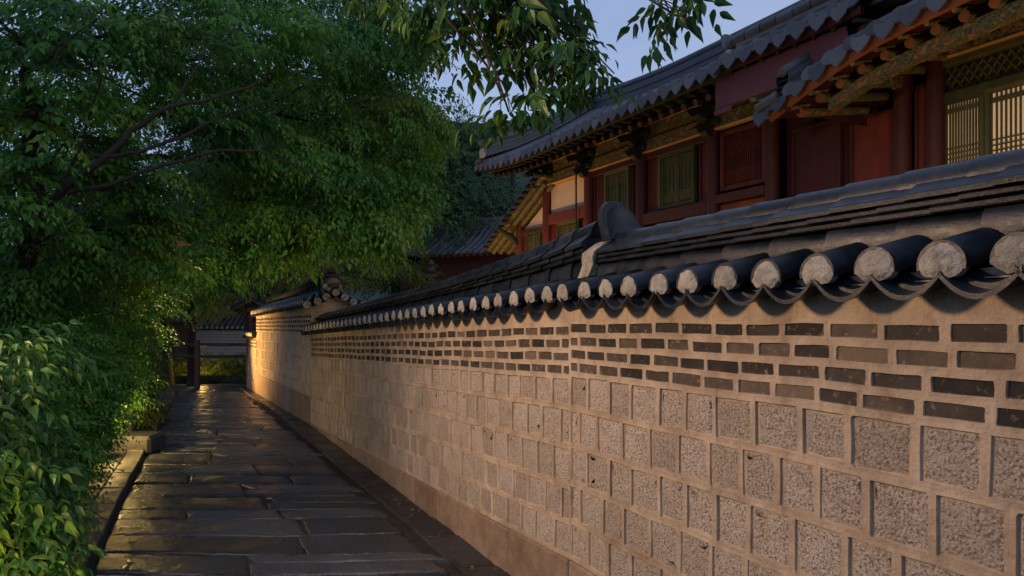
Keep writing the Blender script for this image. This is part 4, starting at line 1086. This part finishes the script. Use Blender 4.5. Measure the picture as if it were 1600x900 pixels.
# ------------------------------------------------------------------ railing
rl = empty('wooden_railing', W(308,600,19.9), 'brown two-rail wooden railing closing the far end of the path', 'railing')
def rz(Z): return ground_z(0,Z)
for (px, Z) in ((308,19.7),(241,20.6)):
    b = W(px, 600, Z); mb = MB(); mb.box(lambda a,b_,c: (b.x+a, b.y+b_, c), -.065,.065,-.065,.065, rz(Z)-.1, W(px,531,Z).z, 0, random.random(), .012); mb.build('post', M['rail'], rl)
for yy in (538.5, 557):
    mb = MB(); mb.tube([W(243,yy-.5,20.6), W(308,yy,19.7), W(388,yy-.5,20.8)], .045, 8); mb.build('rail', M['rail'], rl)

# ------------------------------------------------------------------ planter block at the left verge
b0 = W(188, 700, 9.3)
rt = empty('planter_block', (b0.x,b0.y,0), 'lamp-lit low stone block at the foot of the shrubs beside the left kerb', 'stone block')
mb = MB(); mb.box(lambda a,b_,c: (b0.x+a-.04*b_, b0.y+b_, c), -.30,.40, 0,.5, -.02,.24, 0,.6,.04); mb.build('block', M['kerb'], rt)

# ------------------------------------------------------------------ trees
nr = np.random.default_rng(5)
LEAF_HI_V = np.array([[0,0,0],[.45,0,-.06],[.14,.17,.03],[.68,.16,-.02],[1.15,0,-.24],[.14,-.17,.03],[.68,-.16,-.02],[.38,.25,.05],[.38,-.25,.05]])
LEAF_HI_F = np.array([[0,1,2],[1,7,2],[1,3,7],[1,4,3],[0,5,1],[1,5,8],[1,8,6],[1,6,4]])
LEAF_LO_V = np.array([[0,0,0],[.40,.27,.05],[1.1,0,-.14],[.40,-.27,.05]])
LEAF_LO_F = np.array([[0,2,1],[0,3,2]])
def rotm(yaw, pitch, roll):
    cy, sy, cp, sp, cr_, sr = np.cos(yaw), np.sin(yaw), np.cos(pitch), np.sin(pitch), np.cos(roll), np.sin(roll)
    Rz = np.array([[cy,-sy,0],[sy,cy,0],[0,0,1]]); Ry = np.array([[cp,0,sp],[0,1,0],[-sp,0,cp]]); Rx = np.array([[1,0,0],[0,cr_,-sr],[0,sr,cr_]])
    return Rz@Ry@Rx
def spray(L_, nl, size, droop, hi, g):
    """a twig in local coordinates (x outward) carrying nl leaves; returns verts, faces, tints, stem points"""
    Vs, Fs, Ts = [], [], []; LV, LF = (LEAF_HI_V, LEAF_HI_F) if hi else (LEAF_LO_V, LEAF_LO_F)
    tm = g.random()
    for i in range(nl):
        u = (i+.6)/nl; x = L_*u; y = .03*math.sin(u*5+tm*6); z_ = -droop*L_*u*u
        side = 1 if i % 2 else -1
        yaw = side*g.uniform(.45,1.1) if i < nl-1 else g.uniform(-.2,.2)
        pit = g.uniform(.15,.75)+droop*u*.9; rol = side*g.uniform(-.1,.5)+g.uniform(-.3,.3)
        s = size*g.uniform(.7,1.15)*(1-.25*abs(u-.5))
        v = (LV*np.array([s,s*g.uniform(.85,1.15),s]))@rotm(yaw,pit,rol).T + np.array([x,y+side*.012,z_])
        Fs.append(LF+len(Vs)*len(LV)); Vs.append(v); Ts.append(np.full(len(LV), g.random()))
    return np.concatenate(Vs), np.concatenate(Fs), np.concatenate(Ts)
def foliage(clumps, size, L_, nl, density, droop=.5, hi=False, seed=1, tb=0.5, ts=.5, shell=2.2, flat=0.0):
    """clumps: (centre, (rx,ry,rz)); density: sprays per clump"""
    g = np.random.default_rng(seed); protos = [spray(L_*g.uniform(.7,1.15), nl, size, droop*g.uniform(.6,1.4), hi, g) for _ in range(8)]
    AV, AF, AT = [], [], []; off = 0
    for ci, (c, rad, n_) in enumerate(clumps):
        n_ = int(n_*density); cb = g.uniform(-.16,.16)
        u = g.normal(size=(n_,3)); u /= np.linalg.norm(u,axis=1)[:,None]
        rr = g.random(n_)**(1/shell)
        # uneven surface: lobes and holes
        ph = g.uniform(0,6,3); lob = 1+.22*np.sin(u[:,0]*5+ph[0])*np.sin(u[:,1]*5+ph[1])+.16*np.sin(u[:,2]*7+ph[2])
        pos = np.array(c) + u*(rr*lob)[:,None]*np.array(rad)
        yaw = np.arctan2(u[:,1],u[:,0]) + g.normal(scale=.7,size=n_); pit = g.normal(scale=.25,size=n_)+.12 - .25*u[:,2]; rol = g.normal(scale=.35,size=n_)
        sc = g.uniform(.75,1.2,n_); pi = g.integers(0,8,n_)
        for k in range(8):
            idx = np.where(pi==k)[0]
            if not len(idx): continue
            v, f, t = protos[k]
            Rm = np.stack([rotm(yaw[i],pit[i],rol[i])*sc[i] for i in idx])
            vv = np.einsum('nij,kj->nki', Rm, v) + pos[idx][:,None,:]
            m_ = len(v); ff = f[None]+ (np.arange(len(idx))*m_)[:,None,None] + off
            tw = g.normal(scale=.10,size=len(idx))
            tt = np.clip(tb + ts*(t[None]-.5) + cb + tw[:,None], 0, 1)
            AV.append(vv.reshape(-1,3)); AF.append(ff.reshape(-1,3)); AT.append(tt.ravel()); off += m_*len(idx)
    return np.concatenate(AV), np.concatenate(AF), np.concatenate(AT)
def boughs(clumps, size, L_, nl, density, droop=.5, hi=False, seed=1, tb=0.5, ts=.5, base=None, m=11):
    """each clump is a set of drooping boughs with flat fans of twigs to both sides"""
    g = np.random.default_rng(seed); protos = [spray(L_*g.uniform(.7,1.15), nl, size, droop*g.uniform(.6,1.4), hi, g) for _ in range(10)]
    AV, AF, AT = [], [], []; off = 0
    for c, rad, n_ in clumps:
        rad = np.array(rad); Rm_ = rad.mean(); nb = max(2, int(n_*density/m)); cb = g.uniform(-.24,.2)
        out = np.array([c[0]-base[0], c[1]-base[1], 0]); out = out/max(1e-6,np.linalg.norm(out))
        pos = []; yw = []; pt = []; rl = []; tw = []; sc = []
        for b in range(nb):
            u = g.normal(size=3); u /= np.linalg.norm(u)
            st = np.array(c) + u*rad*g.uniform(.1,.8)
            d = u*np.array([1,1,.35]) + out*.55; d /= np.linalg.norm(d); yaw = math.atan2(d[1],d[0]) + g.normal()*.25; el = .25+d[2]*.35+g.normal()*.12
            ln = Rm_*g.uniform(.55,.95); cu = g.uniform(.5,1.1)*droop; rollb = g.normal()*.25; tb_ = g.normal()*.17; bend = g.normal()*.35
            for k in range(m):
                t = (k+.5)/m; x = ln*t; ya = yaw+bend*t
                p = st + np.array([math.cos(ya)*x, math.sin(ya)*x, math.sin(el)*x - cu*ln*t*t])
                slope = -(math.sin(el)-2*cu*t)
                side = 1 if k % 2 else -1
                pos.append(p + g.normal(size=3)*.02*Rm_); yw.append(ya + (side*g.uniform(.55,1.0) if k < m-1 else 0)); pt.append(slope*.55+g.normal()*.13); rl.append(side*rollb+g.normal()*.2)
                tw.append(tb_+g.normal()*.05); sc.append((1.1-.5*t)*g.uniform(.85,1.15))
        pos = np.array(pos); n2 = len(pos); pi = g.integers(0,10,n2)
        for k in range(10):
            idx = np.where(pi==k)[0]
            if not len(idx): continue
            v, f, t = protos[k]
            Rm = np.stack([rotm(yw[i],pt[i],rl[i])*sc[i] for i in idx])
            vv = np.einsum('nij,kj->nki', Rm, v) + pos[idx][:,None,:]
            m_ = len(v); ff = f[None]+(np.arange(len(idx))*m_)[:,None,None]+off
            tt = np.clip(tb + ts*.7*(t[None]-.5) + cb + np.array([tw[i] for i in idx])[:,None], 0, 1)
            AV.append(vv.reshape(-1,3)); AF.append(ff.reshape(-1,3)); AT.append(tt.ravel()); off += m_*len(idx)
    return np.concatenate(AV), np.concatenate(AF), np.concatenate(AT)
def limb_path(a, b, k, g, sagz=.15, wob=.08):
    a, b = Vector(a), Vector(b); L_ = (b-a).length; out = []
    off = [g.uniform(-1,1) for _ in range(6)]
    for i in range(k+1):
        u = i/k; p = a.lerp(b,u); w_ = math.sin(PI*u)*L_
        p += Vector((math.sin(u*4+off[0])*wob*w_*off[1], math.cos(u*5+off[2])*wob*w_*off[3], sagz*w_ + math.sin(u*7+off[4])*wob*.5*w_))
        out.append(p)
    return out
def CL(px, py, Z, rx, ry=None, rz_=None, n=1.0):
    c = W(px, py, Z); return (tuple(c), (rx, ry or rx, rz_ or rx*.75), n)
def tree(name, label, base, trunk, r0, clumps, size, L_, nl, density, leafm='leaf', droop=.5, hi=False, seed=1, group=None, tb=.5, ts=.5, twigs=5, cat='tree', r_end=.35, shell=2.2, extra=None):
    rt = empty(name, base, label, cat, group)
    g = random.Random(seed)
    v, f, t = (foliage(clumps, size, L_, nl, density, droop, hi, seed, tb, ts, shell) if hi or leafm == 'leaf_dark' else boughs(clumps, size, L_, nl, density, droop, hi, seed, tb, ts, base))
    arr_mesh('crown', v, f, t, M[leafm], rt)
    mb = MB(); tr = [Vector(base)-UP*.1]+[Vector(p) for p in trunk]
    pts = []
    for a_, b_ in zip(tr, tr[1:]): pts += limb_path(a_, b_, 4, g, 0, .03)[:-1]
    pts.append(tr[-1]); n_ = len(pts)
    mb.tube(pts, [r0*(1.25 if i == 0 else 1)*(1-(1-r_end)*i/(n_-1)) for i in range(n_)], 10); mb.build('trunk', M['bark'], rt)
    mb = MB()
    for ci, (c, rad, _) in enumerate(clumps):
        # start from the trunk point nearest to the clump but lower than it
        c = Vector(c); cand = [p for i, p in enumerate(pts) if i >= n_*0.45] or pts
        st = min(cand, key=lambda p: (p-c).length + max(0,p.z-c.z)*1.5)
        i0 = pts.index(st); rr = r0*(1-(1-r_end)*i0/(n_-1))*.5
        lp = limb_path(st, c, 7, g, .10, .07); mb.tube(lp, [max(.006, rr*(1-.8*i/7)) for i in range(8)], 7)
        for k in range(twigs):
            d = Vector((g.gauss(0,1),g.gauss(0,1),g.gauss(0,.6)));  d.normalize()
            s_ = lp[g.randint(3,7)]; e_ = c + Vector((d.x*rad[0],d.y*rad[1],d.z*rad[2]))*.85
            mb.tube(limb_path(s_, e_, 5, g, .08, .1), [max(.003, rr*.35*(1-.8*i/5)) for i in range(6)], 5)
    if extra: extra(mb, g)
    mb.build('branch', M['bark'], rt)
    return rt

# tall tree on the left verge, branches sweeping up to the right
def xb(mb, g):
    for pp, r_ in (([(40,350,6.4),(105,290,6.3),(165,245,6.2),(205,205,6.2),(262,168,6.2),(330,155,6.4),(400,130,6.8)],.040),([(150,245,6.2),(215,238,6.2),(280,215,6.3),(350,180,6.5),(430,155,7)],.022),([(105,300,6.3),(165,290,6.3),(240,262,6.3),(330,236,6.5),(400,235,6.7),(470,262,7.0),(560,310,7.4)],.024),([(90,300,6.4),(120,240,6.3),(150,150,6.1),(165,70,6.0)],.018),([(55,340,6.2),(105,350,6.2),(140,320,6.2),(175,300,6.3)],.014),([(80,100,5.8),(110,60,5.8),(160,20,5.8)],.012),([(262,168,6.2),(300,120,6.3),(330,60,6.4)],.014)):
        P_ = [W(*q) for q in pp]; sm = []
        for i in range(len(P_)-1):
            for k in range(4): sm.append(P_[i].lerp(P_[i+1], k/4)+Vector((g.uniform(-.012,.012),g.uniform(-.012,.012),g.uniform(-.012,.012))))
        sm.append(P_[-1]); n_ = len(sm); mb.tube(sm, [r_*(1-.75*i/n_) for i in range(n_)], 7)
gd = {'shell':2.2}
tree('maple_tree', 'left-hand maple with long branches sweeping up to the right over the path', (-5.9,7.6,0), [(-5.7,7.5,1.5),W(60,330,7),(-5.0,7.0,4.4)], .16,
     [CL(30,60,6.2,.9),CL(60,170,6.6,.8),CL(20,280,6.4,.7),CL(150,110,7.2,.9),CL(260,60,7.5,1.0),CL(110,250,7.6,.7),CL(380,40,7.6,.9),CL(200,300,8.2,.7,n=.7),CL(60,380,7.6,.75),CL(160,390,8.2,.75),
      CL(330,200,8.3,.7),CL(300,110,8.8,.8),CL(20,440,7.4,.6),CL(250,370,9,.7,n=.8)],
     .118,.42,8,200,'leaf',.45,seed=21,tb=.45,twigs=7,extra=xb)
tree('zelkova_tree', 'leaning dark-trunked tree behind the sweeping branches, its leaf sprays hanging over the path', (-7.3,11.4,0), [W(215,470,11.3),W(240,420,11),W(277,345,10.8),W(330,240,10.6),W(420,120,10.4)], .19,
     [CL(430,250,9.6,.9),CL(520,280,9.6,.8),CL(590,330,9.8,.55),CL(560,370,10,.4,n=.5),CL(480,340,9.8,.6),CL(400,330,10,.6),CL(440,390,10.3,.35,n=.4),CL(350,290,10,.8),CL(470,160,10,1.1),CL(550,200,10.4,.9),CL(595,150,11,.8),
      CL(600,50,10,.8),CL(520,70,9.5,.9),CL(430,60,9.5,1.0),CL(620,250,11,.7),CL(350,400,11,.7),CL(610,300,10.6,.5),CL(650,200,12,.5)],
     .115,.5,9,230,'leaf',.7,seed=22,tb=.5,twigs=6)
tree('maple_tree', 'slim straight-trunked tree just behind the wooden railing, left of its middle post', W(262,602,20.4), [W(262,560,20.4),W(258,480,20.4),W(262,400,20.4)], .17,
     [CL(235,440,20,1.0),CL(280,400,20.2,1.1),CL(235,370,20.5,1.2),CL(210,480,20.3,.7),CL(300,440,20.3,.8)],
     .085,.5,9,260,'leaf_yel',.45,seed=23,tb=.35,group=None,cat='tree')
tree('maple_tree', 'forked slim tree beside the middle post of the wooden railing', W(299,600,20.2), [W(299,560,20.2),W(297,490,20.2),W(300,420,20.2)], .14,
     [CL(320,470,20,.8),CL(350,440,20.3,1.1),CL(400,410,20.5,1.2),CL(440,430,20.6,.9),CL(370,380,21,1.3),CL(470,400,21,1.1)],
     .085,.5,9,260,'leaf_yel',.5,seed=24,tb=.4)
tree('maple_tree', 'tree with lamplight yellow in its leaf colour behind the far wall section, its low crown over the gabled end', W(470,560,22), [W(480,480,22.5),W(500,420,23)], .2,
     [CL(500,425,22.5,1.3),CL(560,420,23,1.2),CL(620,425,24,1.2),CL(450,380,23,1.6),CL(540,370,24,1.6),CL(600,380,25,1.4)],
     .1,.6,9,260,'leaf_yel',.5,seed=25,tb=.22)
# darker trees behind the wall
bk = 'dark trees behind the wall and hall'
tree('evergreen_tree', 'dark broad tree filling the gap between the hall roof end and the hanging sprays', (W(690,500,30).x,30,0), [W(690,420,30),W(690,300,30),W(685,240,30)], .35,
     [CL(690,250,30,2.6),CL(730,300,29,2.2),CL(660,320,29,2.4),CL(710,370,28.5,2.2),CL(770,330,30,1.6),CL(640,400,29,2.0),CL(700,210,31,1.7),CL(600,300,31,2.5),CL(745,240,31,1.5)],
     .15,.8,10,420,'leaf_dark',.4,seed=26,group=bk,tb=.5)
tree('evergreen_tree', 'dark tree mass behind the lamplight-yellow crowns above the far wall', (W(450,500,31).x,31,0), [W(450,400,31),W(450,300,31),W(440,200,31)], .4,
     [CL(450,300,31,3),CL(540,250,32,3),CL(380,350,30,2.6),CL(520,360,30,2.6),CL(600,220,33,2.6),CL(470,180,32,3),CL(390,220,31,3),CL(330,300,30,2.6),CL(600,400,31,2.2),CL(400,430,31,2.2),CL(330,400,30,2.5)],
     .16,.8,10,420,'leaf_dark',.4,seed=27,group=bk,tb=.5)
tree('evergreen_tree', 'dark tree mass behind the brick outhouse at the far left', (W(190,520,28).x,28,0), [W(190,420,28),W(190,300,28)], .4,
     [CL(180,420,28,2.6),CL(90,380,26,2.8),CL(240,330,28,2.6),CL(120,280,27,2.8),CL(30,330,24,2.6),CL(280,440,28,1.8),CL(20,440,20,2.0),CL(110,470,20,1.8),CL(170,480,22,1.2),CL(160,350,22,2),CL(220,220,28,2.6),CL(60,200,25,2.6)],
     .15,.8,10,380,'leaf_dark',.4,seed=28,group=bk,tb=.5)
tree('zelkova_tree', 'high-crowned tree at upper left whose top closes the sky above the maple', (-9.5,15,0), [(-9.3,15,3),(-8.5,15,6),W(300,60,14)], .25,
     [CL(40,60,14,1.9),CL(160,20,14,1.9),CL(280,30,14.5,1.8),CL(400,20,14.5,1.8),CL(520,10,14.5,1.7),CL(590,60,14.5,1.1),CL(100,170,14.5,1.8),CL(230,160,15,1.7),CL(360,150,15,1.7),CL(470,120,15.5,1.5),CL(570,150,15,1.1),CL(0,250,14,1.6),CL(130,300,15,1.8),CL(0,380,14,1.6),CL(250,280,15.5,1.6),CL(380,270,16,1.6),CL(200,400,16,1.5),CL(60,460,13,1.3)],
     .12,.6,10,520,'leaf',.5,seed=61,tb=.4,twigs=4)
tree('round_tree', 'pale green round tree on the slope just above the hall roof', (W(800,480,48).x,48,4), [W(800,300,48),W(800,230,48)], .3,
     [CL(795,205,48,1.6),CL(775,235,47,1.8),CL(820,215,49,1.6),CL(850,235,50,1.6),CL(760,215,47,1.0)], .2,.8,9,300,'leaf_near',.3,seed=29,tb=.55)
# near overhanging tree (trunk left of the frame)
def xn(mb, g):
    for pp, r_ in (([(500,-260,3.6),(640,-60,3.7),(700,30,3.8),(760,100,3.9),(790,160,3.9)],.014),([(772,115,3.9),(810,118,3.9),(842,130,3.9)],.004),([(700,-160,3.4),(900,-90,3.4),(1010,-60,3.5),(1045,15,3.5),(1052,50,3.5)],.007),([(640,-60,3.7),(790,-30,3.7),(890,40,3.8),(960,115,3.8)],.010)):
        P_ = [W(*q) for q in pp]; sm = []
        for i in range(len(P_)-1):
            for k in range(4): sm.append(P_[i].lerp(P_[i+1], k/4)+Vector((g.uniform(-.005,.005),g.uniform(-.005,.005),g.uniform(-.005,.005))))
        sm.append(P_[-1]); n_ = len(sm); mb.tube(sm, [r_*(1-.7*i/n_) for i in range(n_)], 6)
tree('elm_tree', 'overhanging near tree whose broad-leaved sprays hang in front of the sky', (-3.4,1.2,0), [(-3.3,1.3,2),(-2.6,2.0,3.4),W(400,-330,3.4),W(640,-150,3.6)], .17,
     [CL(760,-10,3.9,.20,.3,.13,1.5),CL(805,25,3.9,.18,.3,.13,1.5),CL(850,60,3.9,.15,.25,.10,1.1),CL(895,85,3.8,.11,.2,.06,.8),CL(930,108,3.8,.08,.2,.05,.4),CL(830,-10,3.9,.2,.3,.08,.9),CL(885,-15,3.8,.10,.2,.06,.5),CL(835,148,3.9,.07,.2,.05,.5),CL(795,175,3.9,.06,.2,.04,.35),
      CL(790,110,4.1,.05,.2,.05,.3),CL(690,30,4.2,.14,.3,.12,.9),CL(735,85,4.2,.05,.2,.05,.35),CL(870,130,3.9,.05,.15,.04,.3),CL(1042,-5,3.5,.09,.2,.05,.4),CL(1058,25,3.5,.03,.08,.04,.15),CL(1095,-8,3.5,.07,.2,.04,.3),CL(650,-10,4.3,.3,.4,.12,1.1),CL(560,-50,4.2,.3,.4,.12)],
     .092,.22,6,26,'leaf_near',.38,hi=True,seed=30,tb=.45,twigs=3,r_end=.2,extra=xn)

# ------------------------------------------------------------------ shrubs
def shrub(name, label, base, clumps, size, L_, nl, density, leafm='leaf', seed=1, tb=.45, hi=False, group=None, droop=.35, cat='shrub'):
    rt = empty(name, base, label, cat, group); g = random.Random(seed)
    v, f, t = foliage(clumps, size, L_, nl, density, droop, hi, seed, tb, .6)
    keep = v[:,2] > -5
    v[:,2] = np.maximum(v[:,2], 0.02)
    arr_mesh('foliage', v, f, t, M[leafm], rt)
    mb = MB()
    for c, rad, _ in clumps:
        c = Vector(c); 
        for k in range(4):
            b = Vector(base)+Vector((g.uniform(-.15,.15),g.uniform(-.15,.15),-.05)); e = c+Vector((g.gauss(0,.5)*rad[0],g.gauss(0,.5)*rad[1],g.gauss(0,.4)*rad[2]))
            mb.tube(limb_path(b,e,6,g,.05,.08), [.016*(1-.7*i/6) for i in range(7)], 5)
    mb.build('stem', M['bark'], rt); return rt
shrub('leafy_shrub', 'nearest broad-leaved shrub at the lower left corner, lit yellow from below', (-3.05,3.6,0),
      [CL(-5,560,3.7,.20,.3,.18,.7),CL(5,640,3.6,.20,.3,.18,.7),CL(5,740,3.5,.2,.3,.2),CL(15,820,3.5,.18,.3,.15),CL(-10,890,3.4,.2,.3,.15),CL(-60,680,3.5,.3,.3,.4),CL(40,740,3.6,.08,.2,.07,.3),CL(60,860,3.6,.07,.2,.06,.3)], .076,.24,8,85,'leaf_near',41,.55,True)
shrub('small_leaved_shrub', 'dense small-leaved shrub behind the nearest shrub, spilling to the kerb', (-4.2,5.8,0),
      [CL(80,560,6.2,.55),CL(100,640,6.3,.42),CL(45,690,5.6,.42),CL(90,725,5.9,.27),CL(15,790,5.0,.36),CL(50,800,5.2,.22),CL(0,880,4.7,.22),CL(30,600,5.8,.5),CL(145,590,6.8,.38),CL(118,675,6.6,.25),CL(30,690,5.2,.4)], .04,.24,12,430,'leaf',42,.40)
shrub('small_leaved_shrub', 'tall hedge-like shrub below the sweeping maple branches', (-6.4,8.6,0),
      [CL(40,480,8,.9),CL(120,470,8.6,.8),CL(70,560,7.6,.8),CL(180,510,9.2,.6),CL(160,570,8.8,.5),CL(175,610,9.4,.32),CL(195,440,9.6,.6),CL(140,400,9.4,.6),CL(30,400,8.4,.8),CL(132,645,8.4,.28)], .05,.3,11,420,'leaf',43,.38)
shrub('small_leaved_shrub', 'yellow-lit rounded shrub beside the far end of the left kerb', (W(222,640,12.3).x,12.3,0),
      [CL(200,540,12.4,.42),CL(214,590,12.5,.30),CL(205,630,11.8,.32),CL(225,645,12.2,.2),CL(205,590,11.5,.45),CL(200,640,11,.3)], .05,.3,11,420,'leaf_yel',44,.35)
for i, (px, Z, lab) in enumerate(((285,21.6,'low lit shrub behind the railing left of its middle post'),(330,21.8,'low shrub behind the railing right of its middle post'),(372,21.6,'low dark shrub behind the railing next to the wall end'),(240,22,'low shrub behind the left end of the railing'))):
    b = W(px,595,Z); shrub('low_shrub', lab, (b.x,b.y,-.3), [CL(px,572,Z,.6,.4,.42,1.5),CL(px+20,586,Z-.3,.5,.3,.3)], .07,.3,9,260,'leaf_yel',50+i,.35,group='low shrubs behind the railing')
# ground cover below the shrubs (nobody could count it)
g_ = []
for i in range(46):
    Z = 2.6+i*.36; g_.append(((kerbX(Z)-1.55-.25*math.sin(i*1.7), Z, pz(Z)+.06), (.45,.35,.10), .5))
v, f, t = foliage(g_, .045, .2, 9, 150, .2, False, 77, .4, .5)
v[:,2] = np.maximum(v[:,2], -.02)
o = arr_mesh('ground_cover', v, f, t, M['leaf']); tag(o, 'low green ground cover spilling beside the left kerb', None, None, 'stuff')

fl = np.random.default_rng(9); VV, FF, TT = [], [], []; k_ = 0
for i in range(520):
    Z = 3.2+15*fl.random()**1.5; e_ = fl.random()
    X = (kerbX(Z)+.05+abs(fl.normal())*.35) if e_ < .6 else ((gut(Z)+.05+.25*fl.random()) if e_ < .85 else kerbX(Z)-.5*fl.random())
    zz_ = pz(Z)+(.012 if X > kerbX(Z) else .10)
    v_ = (LEAF_LO_V*fl.uniform(.03,.06))@rotm(fl.uniform(0,6.28), fl.normal()*.15, fl.normal()*.2).T + np.array([X,Z,zz_+.012])
    VV.append(v_); FF.append(LEAF_LO_F+k_); TT.append(np.full(4, .55+.45*fl.random())); k_ += 4
o = arr_mesh('fallen_leaves', np.concatenate(VV), np.concatenate(FF), np.concatenate(TT), M['leaf_yel']); tag(o, 'small fallen leaves scattered on the wet paving', None, None, 'stuff')

# ------------------------------------------------------------------ hill beyond
mb = MB(); rows_ = []
for j in range(10):
    row_ = []
    for i in range(41):
        px = 300+i*20; u = j/9; Z = 130+u*90
        base_y = 183 + 18*math.sin(i*.35)*.4 + 0.0006*(px-760)**2*.2 + (1-u)*330
        p = W(px, base_y, Z); p.z += 2.5*mnoise.noise(Vector((p.x*.15,p.y*.15,0))); row_.append(p)
    rows_.append(row_)
for a_, b_ in zip(rows_, rows_[1:]): mb.strip(a_, b_, 0, .5, True)
mb.build('hill', M['hill'], kind='structure')

# ------------------------------------------------------------------ lamps that stand in the place
def lampthing(name, label, pos, energy, color=(1,.62,.28), rad=.08, post=None, group=None, spot=None):
    rt = empty(name, (pos[0],pos[1],0 if post is None else 0), label, 'lamp', group)
    x, y, z_ = pos
    mb = MB()
    if post:
        mb.tube([(x,y,-.05),(x,y,z_+.12)], [.05,.035], 10); mb.tube([(x,y,z_+.12),(x,y,z_+.2)],[.2,.05],12)
        mb.build('post', M['metal'], rt)
    else:
        lathe(mb, Vector((x,y,0)), [(.07,z_-.35),(.07,z_-.16),(.09,z_-.14),(.0,z_-.13)]); mb.build('housing', M['metal'], rt)
    ld = bpy.data.lights.new('light', 'SPOT' if spot else 'POINT'); ld.energy = energy; ld.color = color; ld.shadow_soft_size = rad
    lo = bpy.data.objects.new('light', ld); scene.collection.objects.link(lo); lo.parent = rt; lo.location = Vector(pos)-rt.location
    if spot:
        ld.spot_size = R(spot[1]); ld.spot_blend = .8
        lo.rotation_euler = (Vector(spot[0])-Vector(pos)).to_track_quat('-Z','Y').to_euler()
    return rt
lampthing('street_lamp', 'tall street lamp on the left verge beside the camera', (-3.9,2.6,3.5), 680, (1,.63,.36), .30, post=True, spot=(tuple(FA(0.2,0,1.5)), 100))
lampthing('garden_lamp', 'low garden lamp in the nearest shrub at lower left', (-2.2,2.65,.28), 60, (1,.70,.20), .08, spot=((-2.75,3.8,1.0), 95))
lampthing('garden_lamp', 'low garden lamp hidden behind the lit stone block', (W(166,0,8.9).x,8.9,.5), 55, (1,.62,.2), .06)
lampthing('garden_lamp', 'low garden lamp at the far end of the left verge', (kerbX(17.4)-.45,17.4,.8), 700, (1,.54,.16), .12, spot=(tuple(FC(6.4,0,1.3)), 88))
lampthing('garden_lamp', 'low garden lamp under the leaning tree', (kerbX(10.6)-.35,10.6,.45), 300, (1,.70,.26), .12, spot=(tuple(W(430,250,10)), 80))
lampthing('garden_lamp', 'low garden lamp behind the railing', (W(309,0,20.7).x,20.7,.25), 18, (1,.62,.16), .15)
for i, (s, p, z_, e, lab) in enumerate(((18.9,1.9,2.3,100,'courtyard uplight below the end bay of the hall'),(14.6,1.6,2.2,16,'courtyard uplight below the middle bays of the hall'),(8.2,2.3,2.3,62,'courtyard uplight below the nearest projecting roof'),(21.6,1.2,2.0,70,'courtyard uplight at the gable end of the hall'))):
    lampthing('courtyard_uplight', lab, tuple(fb(s,p,z_)), e, (1,.55,.2), .12, group='uplights along the hall')
